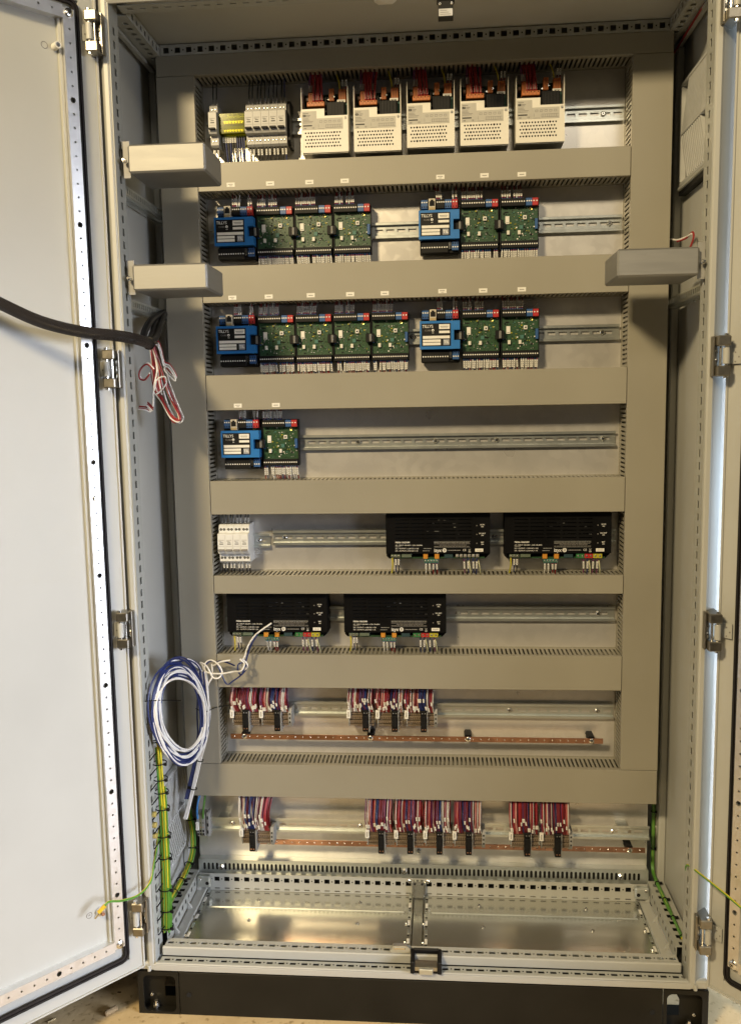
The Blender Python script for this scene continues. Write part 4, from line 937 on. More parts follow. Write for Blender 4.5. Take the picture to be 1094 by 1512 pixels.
def board_wires(t, top, bot, seed):
    r_ = random.Random(seed); x, y, z = t.location; mb = MB()
    for k in range(9):
        if k == 4 and seed % 2: continue
        wire_end(mb, (x+.0055+.0051*k, .0440, z+.0535), 1, top-(z+.0535), RWIRE if k not in (2, 6) else WWIRE, True, r_, BLUED, .0011, .0145, r_.uniform(-.003, .003), .012, .005)
    for k in range(16):
        if r_.random() < .06: continue
        wire_end(mb, (x+.0050+.0050*k, .0440, z-.0515), -1, (z-.0515)-bot, r_.choice([RWIRE, RWIRE, WWIRE, BWIRE]), True, r_, BLUED, .0011, .0165+r_.uniform(-.002, .001), r_.uniform(-.0025, .0025), .012, .0055)
    stuff(mb.build('wires', t))
rows = [(1.5935, 1.680, 1.512, [('c', -.4370, 'a')]), ]
def row(z, top, bot, ctrls, boards, zoff=0):
    for i, (x, lab) in enumerate(ctrls): t = place('c', (x, 0, z-.0005), lab); ctrl_wires(t, top, int(z*100)+i)
    for i, (x, last, lab) in enumerate(boards): t = place(last, (x, 0, z+.0005), lab); board_wires(t, top, bot, int(z*1000)+7*i)
row(1.5935, 1.682, 1.516, [(-.4370, 'blue controller at the left end of the upper board row'), (.0190, 'blue controller in the middle of the upper board row')],
    [(-.3485, 0, 'green board right after the left blue controller in the upper row'), (-.2615, 0, 'middle one of the three green boards at upper left'), (-.1742, 1, 'last green board of the upper left group, beside the bare rail'),
     (.1078, 0, 'green board right after the middle blue controller in the upper row'), (.1950, 1, 'rightmost green board of the upper row')])
row(1.3555, 1.442, 1.276, [(-.4415, 'blue controller at the left end of the lower board row'), (.0190, 'blue controller in the middle of the lower board row')],
    [(-.3525, 0, 'green board right after the left blue controller in the lower row'), (-.2660, 0, 'second green board from left in the group of four'), (-.1795, 0, 'third green board from left in the group of four'), (-.0930, 1, 'last green board in the group of four, lower row'),
     (.1097, 0, 'green board right after the middle blue controller in the lower row'), (.1975, 1, 'rightmost green board of the lower row')])
row(1.1195, 1.203, 1.037, [(-.4395, 'blue controller alone with one board on the third board rail')], [(-.3505, 1, 'single green board on the otherwise empty rail')])

# ------------------------------------------------------------------ black power supplies
def make_bps(var):
    t = thing('power_supply', (0, 0, 0), 'x', 'power supply', 'black power supplies')
    w_, h_ = .2370, .1060
    mb = MB(); mb.prism([(.006, 0), (w_-.010, 0), (w_, .010), (w_, h_), (0, h_), (0, .006)], .036, .0785, DARKM, 'y'); mb.box(.0015, w_-.0015, .024, .0358, .014, h_-.0015, HOLE); mb.box(.001, .003, .022, .0358, .0145, h_, DARKM); mb.box(w_-.003, w_-.001, .022, .0358, .0145, h_, DARKM); mb.box(.0032, w_-.0032, .022, .0358, h_-.002, h_, DARKM); mb.build('body', t, smooth=False)
    mb = MB(); holes = [(.022+.0358*c, .022+.0358*c+.030, .034+.0085*k, .0368+.0085*k) for c in range(5) for k in range(6)]
    mb.perf((0, .0200, .0140), X, Z, Yv, w_, h_-.014, .0018, holes, DARKM); mb.build('vented_front', t, smooth=False)
    mb = MB(); r_ = random.Random(5+var)
    for k in range(14): x_ = r_.uniform(.09, .19); z_ = r_.uniform(.055, .09); mb.box(x_, x_+r_.uniform(.004, .010), .0225, .0238, z_, z_+.003, r_.choice([TGREY, INKG, NICK]))
    mb.build('inner_parts', t, smooth=False)
    mb = MB(); Y0 = .0197
    def dash(a, b_, z_, h=.0013):      # print too small to read
        while a < b_-.001: l = r_.uniform(.0012, .004); mb.box(a, min(a+l, b_), Y0-.0001, Y0, z_, z_+h, TGREY); a += l+.0006
    mb.text('PS036-1362/24M', .0048, (.0215, Y0, .0400), PRINT, bold=.03)
    mb.text('AC - INPUT 100-240V ~ 2.2A / 50-60Hz', .0037, (.0215, Y0, .0333), PRINT, bold=.012); dash(.0215, .0345, .0294)
    mb.text('DC - OUTPUT 1: 13.8V DC = 12A', .0037, (.0215, Y0, .0257), PRINT, bold=.012); dash(.0860, .1050, .0252)
    mb.text('DC - OUTPUT 2: 27.6V DC = 1A', .0037, (.0215, Y0, .0203), PRINT, bold=.012); dash(.0840, .1010, .0198)
    for k, (a, b_) in enumerate(((.110, .192), (.110, .192), (.122, .184), (.110, .192))):
        z_ = .0392-.0031*k; x_ = a
        while x_ < b_-.003: l = r_.uniform(.003, .011); mb.box(x_, min(x_+l, b_), Y0-.0001, Y0, z_, z_+.0011, INKG if k else TGREY); x_ += l+.0009
    mb.box(.110, .192, Y0-.0001, Y0, .0416, .0421, TGREY); mb.box(.110, .192, Y0-.0001, Y0, .0280, .0284, TGREY)
    mb.text('izyx', .0115, (.1098, Y0, .0212), PRINT, sx=.92, bold=.012); mb.cyl((.1335, Y0+.0002, .0215), (.1335, Y0, .0215), .0048, PRINT, 20); mb.text('D', .0075, (.1337, Y0-.0002, .0216), HOLE, 'CENTER', bold=.02)
    dash(.1420, .1700, .0206, .0016); mb.text('CE', .0068, (.1748, Y0, .0217), PRINT)
    bx_ = .1905
    mb.raw([(bx_-.0028, Y0, .0245), (bx_-.0020, Y0, .0245), (bx_+.0028, Y0, .0188), (bx_+.0020, Y0, .0188)], [(0, 1, 2, 3)], PRINT); mb.raw([(bx_+.0028, Y0, .0245), (bx_+.0020, Y0, .0245), (bx_-.0028, Y0, .0188), (bx_-.0020, Y0, .0188)], [(0, 1, 2, 3)], PRINT)
    mb.raw([(bx_-.0022, Y0, .0240), (bx_+.0022, Y0, .0240), (bx_+.0016, Y0, .0190), (bx_-.0016, Y0, .0190)], [(0, 1, 2, 3)], TGREY); mb.box(bx_-.0026, bx_+.0026, Y0-.0001, Y0, .0170, .0180, PRINT)
    for tx, z_ in (('AC IN', .0800), ('DC OUT', .0600), ('BAT', .0395)):
        mb.text(tx, .0038, (.2195, Y0, z_), PRINT, 'CENTER', bold=.02); mb.text('ON', .0034, (.2195, Y0, z_-.0045), PRINT, 'CENTER', bold=.02); mb.cyl((.2070, Y0+.0002, z_-.002), (.2070, Y0-.0004, z_-.002), .0013, INKG, 8)
    mb.build('white_print', t, smooth=False)
    mb = MB(); mb.box(.2030, .2215, .0195, .0199, .0180, .0252, LABEL); mb.box(.206, .2185, .0193, .0195, .0210, .0220, INKG); mb.build('sticker', t, smooth=False)
    mb = MB(); mb.box(.030, w_-.012, .028, .0358, .0015, .0040, PCB); mb.build('board_edge', t, smooth=False)
    def c_(x0, x1, z0, z1, M, n, nm='terminal', y0=.0225):
        c = MB(); c.box(x0, x1, y0, .0357, z0, z1, M, .0008); p = (x1-x0)/max(n, 1)
        for k in range(n): c.screw((x0+p*(k+.5), y0, (z0+z1)/2), (0, -1, 0), min(p*.3, .0022), NICK, .0007)
        c.build(nm, t)
    c_(.0105, .0325, .0045, .0115, mat('terminal_dull_green', (.11, .14, .10), .5), 3); c_(.035, .058, .0045, .0125, mat('terminal_dull_green', (.11, .14, .10), .5), 0); c_(.085, .0955, .001, .0130, AMBER, 0, 'relay'); c_(.1110, .1215, .001, .0130, AMBER, 0, 'relay')
    c_(.1330, .1530, .0030, .0115, mat('terminal_dark_teal', (.02, .05, .06), .5), 0)
    if var == 0: 
        for k in range(6): c_(.1590+.0092*k, .1660+.0092*k, .0045, .0118, TGREY, 1)
    else: c_(.1600, .1785, .002, .0128, GREENT, 2); c_(.1787, .1975, .002, .0128, RED, 2); c_(.1977, .2180, .002, .0128, YELT, 2)
    c_(.0870, .1200, -.0085, .0005, TEAL, 5, 'plug', .026)
    return t
bps = {0: make_bps(0), 1: make_bps(1)}; bps_src = {k: list(v.children) for k, v in bps.items()}
for i, (v, x, z, lab) in enumerate(((0, -.0655, .8495, 'upper black power supply with grey screw terminals, left of the two'), (1, .2050, .8490, 'upper black power supply at the right end beside the right duct'),
                                  (1, -.4425, .6640, 'lower black power supply with a white wire end lying across it'), (1, -.1660, .6638, 'lower black power supply beside the empty rail on its right'))):
    if i < 2: t = bps[v]
    else:
        t = bps[v].copy(); COL.objects.link(t)
        for c in bps_src[v]: cc = c.copy(); COL.objects.link(cc); cc.parent = t
    t.location = (x, 0, z); t['label'] = lab
    r_ = random.Random(60+i); mb = MB(); L_ = .036
    mb.tube([(x+.0135, .0275, z+.003), (x+.014, .03, z-.015), (x+.011, .04, z-.036)], .0017, YEL, 6, 4, GRN, 2)
    for xx, c in ((.0215, BWIRE), (.0280, KWIRE)): wire_end(mb, (x+xx, .0275, z+.004), -1, L_, c, True, r_, None, .0014, .014, 0, .012, .004)
    for xx in (.091, .099, .108, .1155): wire_end(mb, (x+xx, .0300, z-.0085), -1, .030, RWIRE if xx > .1 else WWIRE, True, r_, LBWIRE, .0012, .0125, r_.uniform(-.002, .003), .012, .004)
    for xx in ((.178, .187, .199, .207) if v == 0 else (.177, .186, .199, .208)): wire_end(mb, (x+xx, .0275, z+.002), -1, L_+.004, r_.choice([BWIRE, PWIRE]), True, r_, BWIRE, .0014, .017, r_.uniform(-.001, .003), .012, .008)
    for xx in (.189, .211): mb.tube([(x+xx, .0265, z-.004), (x+xx+.003, .030, z-.020), (x+xx+.006, .042, z-.04)], .0015, mat('pale_wire', (.62, .62, .40), .45), 6, 4)
    stuff(mb.build('wires', t))

# ------------------------------------------------------------------ terminal blocks with plug connectors and dense wires
def terminal(x0, wd, zc, y0, top, label, group, seed, blk, end=False, bot=0, fan=.0):
    """x0 left edge, wd width, zc centre height, y0 front, top = height where the wires vanish in the duct, blk = connector offset"""
    t = thing('terminal_block', (x0+wd/2, y0+.05, zc-.018), label, 'terminal block', group)
    r_ = random.Random(seed); D = y0
    n = int((wd-.006)/.0052)
    mb = MB()
    for k in range(n):
        xa = x0+.006+k*.0052
        M = BROWNT if (k//2) % 3 else BROWN2
        prof = [(D+.030, .021), (D+.004, .019), (D+.002, .017), (D+.002, .0075), (D+.006, .0065), (D+.006, .0050), (D-.001, .0045), (D-.001, -.0035), (D+.004, -.0045), (D+.004, -.0065), (D-.002, -.007), (D-.002, -.0125), (D+.004, -.0135), (D+.004, -.0155), (D, -.016), (D+.002, -.0205), (D+.030, -.0225)]
        mb.prism([(a, b_+zc) for a, b_ in prof], xa+.0003, xa+.0049, BROWNT)
        mb.box(xa+.0014, xa+.0038, D+.0016, D+.0019, zc+.010, zc+.0145, BROWN2)
        mb.box(xa+.0014, xa+.0038, D-.0014, D-.0011, zc-.0025, zc+.0025, BROWN2); mb.box(xa+.0014, xa+.0038, D-.0024, D-.0021, zc-.0115, zc-.0085, BROWN2)
    mb.build('clamp_row', t, smooth=False)
    mb = MB(); mb.prism([(a, b_+zc) for a, b_ in ((D+.035, .022), (D, .019), (D-.003, .006), (D-.003, -.012), (D+.002, -.022), (D+.035, -.024))], x0+.0035, x0+.0058, TGREY)
    mb.build('end_plate', t, smooth=False)
    if end:
        mb = MB(); e0 = x0+.006+n*.0052; mb.prism([(a, b_+zc) for a, b_ in ((D+.035, .022), (D+.002, .022), (D-.004, .010), (D-.004, -.012), (D+.004, -.024), (D+.035, -.024))], e0, e0+.0075, TGREY)
        for a in (-.012, -.002, .008): mb.box(e0+.002, e0+.0055, D-.0045, D-.0041, zc+a, zc+a+.004, HOLE)
        mb.build('end_clamp', t, smooth=False)
    mb = MB(); mb.box(x0-.001, x0+.0085, D-.0075, D-.0035, zc+.0, zc+.0205, LABEL, .0006); mb.box(x0+.0028, x0+.0046, D-.0078, D-.00755, zc+.004, zc+.016, INKG); mb.build('end_marker', t)
    xb = x0+blk
    mb = MB(); mb.box(xb, xb+.0140, D-.014, D+.02, zc-.030+bot, zc+.022, DARK, .0015); mb.box(xb+.001, xb+.013, D-.018, D-.0142, zc-.016, zc+.010, DARK, .001); mb.box(xb+.0145, xb+.0168, D-.012, D+.03, zc-.032+bot, zc+.018, TGREY, .0005); pl_ = mb.build('plug', t)
    mb = MB()
    for xx in (.0045, .0108): mb.cyl((xb+xx, D-.0141, zc-.023+bot), (xb+xx, D-.0147, zc-.023+bot), .0016, COPPER, 10)
    for xx in (.0045, .0108): mb.cyl((xb+xx, D-.0181, zc-.004), (xb+xx, D-.0185, zc-.004), .0014, HOLE, 8); mb.cyl((xb+xx, D-.0141, zc+.016), (xb+xx, D-.0145, zc+.016), .0012, TGREY, 8)
    mb.build('plug_contacts', pl_)
    mb = MB(); h = top-(zc+.018)
    DW = mat('dull_white_wire', (.55, .53, .50), .45); MR = mat('maroon_wire', (.17, .018, .028), .45, var=.15)
    for k in range(2*n+4):     # back layers
        xa = x0+.007+(wd-.012)*k/(2*n+3)
        c = r_.choice([RWIRE, PWIRE, MR, MR, RWIRE]) if not (xb-.002 < xa < xb+.016) else r_.choice([BWIRE, MR, PWIRE])
        mb.tube([(xa, D+.014, zc+.015), (xa+r_.uniform(-.003, .003), D+.006-.006*(k % 2), zc+.018+h*.5), (xa+fan*(k/(2*n+3)-.5)+r_.uniform(-.002, .002), D+.020, top+.006)], .0016, c, 5, 4)
    nf = int(n*1.5)+3
    for k in range(nf):     # front layer with marker sleeves
        xa = x0+.006+(wd-.011)*k/(nf-1); inb = xb-.003 < xa < xb+.016
        c = (BWIRE if r_.random() < .55 else MR) if inb else r_.choice([DW, DW, RWIRE, RWIRE, MR, PWIRE, PINKW])
        b0 = r_.uniform(-.0045, .001); zb = zc+(.023 if inb else .015); h2 = top-zb; yf = D-(.010 if inb else .002)
        m_ = Vector((xa+b0-.002, yf-.010, zb+h2*.50)); p0 = Vector((xa, yf, zb)); p2 = Vector((xa+b0+fan*(k/(nf-1)-.5)*.6, D+.014, top+.006))
        mb.tube([p0, p0.lerp(m_, .5)+Vector((-.0012, -.003, 0)), m_, p2], .0013, c, 5, 4)
        if r_.random() < .70:
            zz = r_.choice([.10, .14, .18, .24, .34, .46]); q = p0.lerp(m_, min(.9, zz*2)); d = (m_-p0).normalized(); s_ = X
            mb.obox(q+Vector((0, -.004, -.003)), s_, d, d.cross(s_).normalized(), -.0017, .0017, 0, .0085, -.0016, .0016, LABEL)
    stuff(mb.build('wires', t))
    return t
g1, g2 = 'terminal blocks above the upper copper bar', 'terminal blocks in the bottom row'
xs = [-.4420, -.3720]
terminal(-.4440, .0705, .4665, .028, .5510, 'leftmost terminal block above the upper copper bar, by the wire coil', g1, 1, .030)
terminal(-.3735, .0720, .4670, .028, .5510, 'second terminal block from left above the upper copper bar', g1, 2, .036, True)
for i, (x, l) in enumerate(((-.1640, 'first of three joined terminal blocks in the middle above the copper bar'), (-.0955, 'centre one of the three joined terminal blocks above the copper bar'), (-.0275, 'right one of three joined terminal blocks, beside the bare rail'))):
    terminal(x, .0683 if i < 2 else .0725, .4690, .028, .5510, l, g1, 10+i, .037, i == 2)
zb_ = .1785; yb_ = .008
terminal(-.4270, .0760, .1775, yb_, .2815, 'lone terminal block at lower left beside the copper bar end', g2, 20, .024, True, -.004, .02)
for i in range(4):
    lab = ['first of the four joined terminal blocks in the bottom row', 'second of the four joined terminal blocks in the bottom row', 'third of the four joined terminal blocks in the bottom row', 'last of four joined terminal blocks in the bottom row'][i]
    terminal(-.1235+.0688*i, .0686 if i < 3 else .0715, .1810+.0005*i, yb_, .2815, lab, g2, 30+i, .030, i == 3, -.005)
for i in range(2):
    terminal(.2150+.0705*i, .0703 if i < 1 else .0735, .1835, yb_, .2815, ['left one of the two joined terminal blocks at lower right', 'rightmost terminal block in the bottom row'][i], g2, 40+i, .034, i == 1, -.006)
# end terminal with blue and green wires at the far lower left
t = thing('feed_terminal', (-.524, .05, .165), 'small grey feed terminal with blue and green wires at the far lower left', 'terminal')
mb = MB()
for k in range(3): mb.prism([(.045, .224), (.022, .222), (.016, .210), (.016, .176), (.022, .166), (.045, .164)], -.5360+.0065*k, -.5300+.0065*k, TGREY if k != 1 else mat('terminal_olive', (.22, .22, .14), .5))
mb.build('housing', t, smooth=False)
mb = MB()
for k in range(3):
    for z_ in (.172, .180): mb.box(-.5350+.0065*k, -.5312+.0065*k, .0155, .0159, z_, z_+.005, HOLE)
    for z_ in (.192, .203): mb.disc((-.533+.0065*k, .0160, z_), (0, -1, 0), .0016, COPPER if z_ < .2 else HOLE, 8)
mb.build('clamp_openings', t, smooth=False)
mb = MB(); mb.box(-.5150, -.5070, .024, .048, .163, .226, TGREY, .002)
for a in (.172, .190, .208): mb.box(-.5128, -.5095, .0236, .0239, a, a+.008, HOLE)
mb.build('end_clamp', t)
mb = MB(); mb.tube([(-.5335, .020, .205), (-.5340, .016, .235), (-.530, .022, .262), (-.522, .035, .287)], .0024, LBWIRE, 8); mb.box(-.5372, -.5300, .0105, .0150, .186, .207, LABEL, .0005)
mb.tube([(-.5205, .020, .205), (-.519, .018, .235), (-.512, .028, .287)], .0022, GRN, 8, 6, YEL, 3); stuff(mb.build('wires', t))

# ------------------------------------------------------------------ loose cables
def tie(mb, c, ax, r, M=DARK, head=None):      # cable tie: a ring with a locking head and a cut tail
    c, ax = Vector(c), Vector(ax).normalized(); a = ax.orthogonal().normalized(); b_ = ax.cross(a)
    mb.tube([c+(a*math.cos(k*math.pi/8)+b_*math.sin(k*math.pi/8))*r for k in range(17)], .0013, M, 5, 1)
    h = Vector(head) if head else Vector((1, -.6, .1)); h = (h-ax*h.dot(ax)).normalized()
    mb.obox(c+h*r, h, ax, h.cross(ax).normalized(), -.001, .006, -.0026, .0026, -.0022, .0022, M)
# black braided hose
hose = [(-.85, -.56, 1.475), (-.75, -.5, 1.42), (-.702, -.46, 1.39), (-.649, -.42, 1.361), (-.596, -.37, 1.346), (-.551, -.32, 1.342), (-.527, -.27, 1.338), (-.524, -.2, 1.334)]
t = thing('braided_hose', (-.55, -.32, 1.33), 'black braided cable hose crossing the open left door into the cabinet', 'cable hose')
mb = MB(); mb.tube(hose, .0108, BRAID, 16, 8); mb.build('sleeve', t)
mb = MB()
for k, (dx, dz) in enumerate(((0, 0), (.006, .004), (-.005, .006))): mb.tube([(-.527+dx, -.21, 1.334+dz), (-.530+dx, -.16, 1.345+dz), (-.540+dx, -.10, 1.372+dz*2), (-.552+dx, -.03, 1.400+dz*2), (-.566, .05, 1.412+dz*2)], .0062, KWIRE, 8, 6)
mb.tube([(-.545, -.185, 1.335), (-.548, -.16, 1.362), (-.547, -.11, 1.392), (-.556, .0, 1.418)], .0075, KWIRE, 8, 6); mb.build('cable_tails', t)
mb = MB(); tie(mb, (-.5245, -.205, 1.3345), (0.05, 1, -.05), .0118); mb.build('cable_tie', t)
# red and white wire bundle hanging from the hose end
t = thing('wire_bundle', (-.53, -.16, 1.33), 'tangled red and white wires hanging from the end of the black hose', 'wire bundle')
RW = [[(-.532, -.16, 1.337), (-.517, -.15, 1.286), (-.508, -.14, 1.236), (-.492, -.14, 1.201), (-.486, -.14, 1.182), (-.493, -.14, 1.176), (-.507, -.14, 1.191), (-.523, -.14, 1.222), (-.537, -.14, 1.244), (-.536, -.15, 1.286), (-.535, -.16, 1.331)],
      [(-.529, -.16, 1.339), (-.513, -.14, 1.265), (-.495, -.13, 1.208), (-.49, -.13, 1.186), (-.502, -.13, 1.179), (-.52, -.13, 1.211), (-.528, -.14, 1.251), (-.531, -.15, 1.293)]]
mb = MB(); mw = MB(); r_ = random.Random(9)
for k in range(7):
    base = RW[k % 2]; j = Vector((r_.uniform(-.004, .004), r_.uniform(-.008, .008), r_.uniform(-.004, .004)))
    (mb if k % 3 else mw).tube([Vector(p)+j+Vector((r_.uniform(-.002, .002), 0, r_.uniform(-.003, .003))) for p in base], .0017, RWIRE if k % 3 else WWIRE, 6, 5)
for k in range(6):
    xx = -.538+.003*k; (mb if k % 3 != 1 else mw).tube([(-.531, -.16, 1.338), (xx, -.155, 1.300), (xx-.002+.003*r_.random(), -.15, 1.262), (xx+.004, -.145, 1.232+.01*r_.random())], .0018, RWIRE if k % 3 != 1 else WWIRE, 6, 4)
for M_, path, dz in ((WWIRE, 'L', 0), (RWIRE, 'L', -.003), (WWIRE, 'R', 0), (RWIRE, 'R', .003), (WWIRE, 'R', -.005), (WWIRE, 'M', 0), (WWIRE, 'N', 0), (RWIRE, 'E', 0), (RWIRE, 'E', .004), (WWIRE, 'E', -.002)):
    pts = {'L': [(-.528, -.17, 1.285), (-.542, -.17, 1.298), (-.557, -.17, 1.286), (-.559, -.17, 1.27), (-.548, -.17, 1.266), (-.537, -.17, 1.278)],
           'R': [(-.532, -.16, 1.34), (-.52, -.16, 1.338), (-.514, -.16, 1.317), (-.509, -.16, 1.297), (-.499, -.16, 1.292), (-.488, -.16, 1.275), (-.486, -.16, 1.265), (-.497, -.16, 1.274), (-.508, -.16, 1.288), (-.505, -.16, 1.296)],
           'M': [(-.532, -.16, 1.331), (-.522, -.17, 1.285), (-.53, -.17, 1.25), (-.534, -.17, 1.208)], 'N': [(-.53, -.17, 1.24), (-.523, -.17, 1.263), (-.507, -.17, 1.269), (-.503, -.17, 1.257), (-.516, -.17, 1.24), (-.528, -.17, 1.232)],
           'E': [(-.565, -.17, 1.205), (-.549, -.172, 1.203), (-.539, -.17, 1.199), (-.547, -.168, 1.213), (-.535, -.17, 1.201)]}[path]
    (mb if M_ is RWIRE else mw).tube([Vector(p)+Vector((0, dz, dz)) for p in pts], .0016, M_, 6, 5)
mb.build('red_wires', t); mw.build('white_wires', t)
# blue and white coil
t = thing('wire_coil', (-.52, -.13, .44), 'coil of dark blue and white wire hung on the left duct', 'wire coil')
cc = Vector((-.5145, -.130, .5380)); ex = Vector((.0285, .095, -.0335)); ez = Vector((-.0020, 0, .0975))
r_ = random.Random(12); mats_ = [(BWIRE, 'blue_wires'), (WWIRE, 'white_wires')]; bun = {n: MB() for _, n in mats_}
for k in range(27):
    M_, nm = mats_[0] if k % 5 in (0, 2, 4) else mats_[1]
    s1, s2 = r_.uniform(.76, 1.14), r_.uniform(.80, 1.20); ph = r_.uniform(0, 6.28); of = Vector((r_.uniform(-.004, .004), r_.uniform(-.014, .010), r_.uniform(-.010, .004)))
    sag = r_.uniform(0, .014)
    pts = []
    for j in range(19):
        a = ph+j*2*math.pi/17; c_, s_ = math.cos(a), math.sin(a)
        pull = 1-.12*max(0, -s_)**2*(1 if c_ < 0 else .2)
        pts.append(cc+of+ex*c_*s1*pull+ez*s_*s2-Z*(sag*max(0, -s_))+Vector((r_.uniform(-.0006, .0006),)*3))
    bun[nm].tube(pts, .0021, M_, 7, 3)
tail = [(-.492, -.035, .60), (-.490, -.03, .567), (-.489, -.03, .501), (-.493, -.03, .444), (-.507, -.03, .386), (-.518, -.03, .341), (-.531, -.04, .290), (-.543, -.05, .246)]
for k in range(9):
    M_, nm = mats_[1] if k < 6 else mats_[0]; j = Vector(((k % 3-1)*.0042, -.003*(k//3), 0)); sp = 1.0
    P_ = [Vector(p)+j*(1.9 if i < 3 else (1.5 if i < 4 else .75))+Vector((r_.uniform(-.001, .001), 0, 0)) for i, p in enumerate(tail)]
    bun[nm].tube(P_ if k < 6 else [p+Vector((-.010 if i > 1 else -.004, .004, 0)) for i, p in enumerate(P_[:-1])], .0020, M_, 7, 4)
KN = [(WWIRE, [(-.488, -.03, .567), (-.491, -.03, .607), (-.497, -.03, .618), (-.479, -.04, .612), (-.464, -.05, .59), (-.45, -.05, .588), (-.444, -.04, .599), (-.453, -.04, .617), (-.472, -.03, .624), (-.486, -.03, .615), (-.481, -.04, .599), (-.447, -.05, .598), (-.415, -.05, .603), (-.394, -.06, .609), (-.389, -.05, .622), (-.398, -.05, .632), (-.39, -.04, .625), (-.384, -.04, .613), (-.396, -.03, .6), (-.402, -.03, .608), (-.397, -.03, .625), (-.391, -.03, .636), (-.386, -.02, .655), (-.368, -.015, .681), (-.331, -.012, .7075)]),
      (BWIRE, [(-.492, -.03, .558), (-.496, -.03, .599), (-.507, -.03, .618), (-.52, -.04, .629)]),
      (BWIRE, [(-.493, -.03, .575), (-.486, -.03, .609), (-.473, -.03, .622), (-.459, -.03, .616), (-.45, -.03, .595), (-.437, -.03, .567), (-.421, -.03, .575), (-.401, -.03, .59), (-.389, -.03, .606), (-.397, -.03, .618), (-.406, -.04, .616), (-.406, -.04, .6), (-.397, -.04, .595), (-.387, -.03, .632), (-.376, -.03, .661), (-.362, -.022, .684)]),
      (WWIRE, [(-.466, -.03, .611), (-.447, -.04, .623), (-.424, -.04, .627)]), (BWIRE, [(-.462, -.03, .614), (-.451, -.03, .622), (-.435, -.03, .619), (-.416, -.03, .611)]),
      (WWIRE, [(-.486, -.03, .542), (-.48, -.03, .567), (-.47, -.03, .586), (-.47, -.03, .615)]), (WWIRE, [(-.535, -.13, .651), (-.514, -.1, .646), (-.506, -.06, .624), (-.492, -.03, .596)]), (WWIRE, [(-.525, -.10, .648), (-.508, -.07, .636), (-.497, -.04, .61), (-.491, -.03, .575)]),
      (BWIRE, [(-.530, -.115, .640), (-.512, -.085, .640), (-.499, -.05, .618), (-.491, -.03, .58)])]
for M_, pts in KN: bun['white_wires' if M_ is WWIRE else 'blue_wires'].tube(pts, .0019, M_, 7, 5)
for n_, b_ in bun.items(): b_.build(n_, t)
mb = MB()
mb.tube([(-.508, -.045, .513), (-.488, -.045, .505), (-.474, -.010, .502), (-.462, .01, .499), (-.438, .03, .497)], .0012, DARK, 5, 4)
mb.tube([(-.552, -.253, .602), (-.534, -.205, .588), (-.541, -.05, .533)], .0012, DARK, 5, 4)
tie(mb, (-.5080, -.0315, .383), (-.25, 0, -1), .0085, head=(-1, -.2, .1)); tie(mb, (-.5245, -.036, .315), (-.25, 0, -1), .0080, head=(-1, -.2, .1))
mb.build('cable_ties', t)
# earth wire bundles
def earth(name, path, nw, spread, label, ties, grow=0, seed=1, r=.0023, gs=4):
    t = thing(name, path[-1], label, 'earth wires'); r_ = random.Random(seed); mb = MB()
    for k in range(nw):
        a = 2.399*k; rr = spread*math.sqrt((k+.4)/nw); st = int(k*grow)
        P_ = [Vector(p)+Vector((math.cos(a)*rr, math.sin(a)*rr, r_.uniform(-.002, .002))) for p in path[min(st, len(path)-3):]]
        mb.tube(P_, r, YEL, 8, 5, GRN, gs+1 if k % 2 else gs, r_.randrange(8))
    mb.build('wires', t)
    for (i, f) in ties:
        mb = MB(); p, q = Vector(path[i]), Vector(path[i+1]); tie(mb, p.lerp(q, f), q-p, spread+.0032); mb.build('cable_tie', t)
    return t
EL = [(-.555, -.18, .540), (-.553, -.19, .512), (-.549, -.195, .479), (-.548, -.195, .441), (-.547, -.195, .388), (-.546, -.195, .349), (-.546, -.195, .287), (-.546, -.195, .225), (-.547, -.195, .162), (-.548, -.195, .114), (-.550, -.195, .060)]
earth('earth_wire_bundle', EL, 20, .0118, 'thick upright bundle of green and yellow earth wires at the left frame post', [(1, .6), (2, .9), (3, .6), (4, .2), (5, .1), (6, .1), (6, .9), (8, .1), (9, .1), (9, .85)], .5, 3, gs=3)
ED = [(-.577, .09, .36), (-.577, .09, .299), (-.578, .09, .254), (-.573, .08, .197), (-.563, .07, .157), (-.559, .05, .109), (-.561, 0, .089), (-.564, -.06, .083), (-.562, -.13, .088), (-.556, -.18, .094)]
earth('earth_wire_bundle', ED, 8, .0070, 'slanted bundle of green and yellow earth wires along the lower left rail', [(1, .6), (3, .4), (4, .8), (5, .7), (6, .7), (7, .5)], 0, 4, gs=2)
ER = [(.567, .1, .36), (.568, .1, .263), (.569, .1, .142), (.567, .09, .074), (.5665, .05, .063), (.567, -.03, .0625), (.567, -.105, .0625), (.567, -.176, .0625)]
earth('earth_wire_bundle', ER, 2, .0022, 'pair of green and yellow earth wires along the lower right rail', [(1, .4), (2, .3), (4, .1), (4, .95), (5, .9), (6, .9)], 0, 11, .0030, 2)
t = thing('door_earth_wire', (-.625, -.36, .19), 'single green and yellow earth wire bolted to the left door', 'earth wire')
mb = MB(); mb.tube([(-.556, -.19, .300), (-.556, -.215, .262), (-.557, -.238, .233), (-.560, -.255, .205), (-.574, -.29, .196), (-.598, -.32, .201), (-.615, -.345, .213), (-.6270, -.353, .202)], .0024, GRN, 8, 6, YEL, 4, 1); mb.build('wire', t)
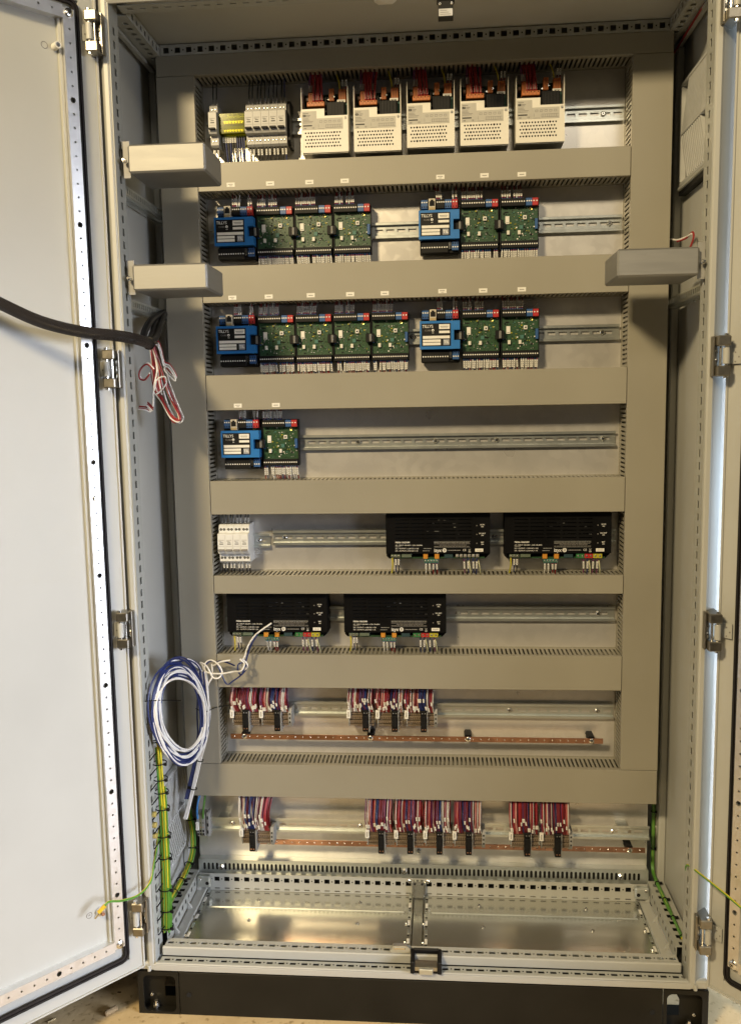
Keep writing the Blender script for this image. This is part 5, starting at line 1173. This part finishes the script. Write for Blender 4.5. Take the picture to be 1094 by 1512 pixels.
mb = MB(); mb.cyl((-.6215, -.349, .2075), (-.633, -.356, .196), .0042, mat('lug_yellow', (.65, .45, .03), .4), 10); mb.cyl((-.633, -.356, .196), (-.640, -.359, .186), .0030, SILV, 8); mb.build('cable_lug', t)
mb = MB(); mb.tube([(.570, -.19, .190), (.566, -.2, .212), (.559, -.212, .246), (.560, -.232, .259), (.569, -.26, .261), (.59, -.3, .256), (.61, -.33, .248), (.640, -.362, .228), (.668, -.336, .180)], .0024, GRN, 8, 6, YEL, 4, 2)
tag(mb.build('door_earth_wire'), 'single green and yellow earth wire reaching from the right post to the right door', 'earth wire')
mb = MB(); mb.tube([(.587, -.16, 1.978), (.5725, -.1, 1.957), (.5725, -.02, 1.955), (.572, .05, 1.952), (.568, .09, 1.945)], .0022, RWIRE, 7, 5)
tag(mb.build('red_wire'), 'red wire running along the upper right side rail into the dark corner', 'wire')
t = thing('wire_loop', (.57, -.05, 1.53), 'short red and white wire loop above the right steel box', 'wire')
mb = MB(); mb.tube([(.545, .06, 1.560), (.557, .03, 1.549), (.566, 0, 1.541), (.575, -.03, 1.541), (.578, -.06, 1.542)], .0019, WWIRE, 7, 5); mb.build('white_wire', t)
mb = MB(); mb.tube([(.566, .002, 1.5385), (.575, -.03, 1.5385), (.580, -.06, 1.545), (.577, -.08, 1.531), (.568, -.10, 1.515), (.560, -.11, 1.50)], .0021, RWIRE, 7, 5); mb.build('red_wire', t)
# clips and nuts along the left slotted strip where the earth wires are tied
t = thing('tie_row', (-.548, -.235, .05), 'row of black cable ties and yellow tie mounts on the lower left slotted strip', 'cable ties')
mb = MB(); r_ = random.Random(8)
for k in range(13):
    z_ = .065+.033*k; mb.tube([(-.5605, -.224, z_), (-.5550, -.228, z_+.005), (-.5510, -.218, z_+.010), (-.5500, -.206, z_+.010)], .0014, DARK, 5, 4)
stuff(mb.build('ties', t))
for z_ in (.294, .318, .342):
    mb = MB(); mb.cyl((-.5585, -.2250, z_), (-.5510, -.2250, z_), .0062, mat('tie_mount_yellow', (.42, .34, .10), .5), 10); mb.build('tie_mount', t)
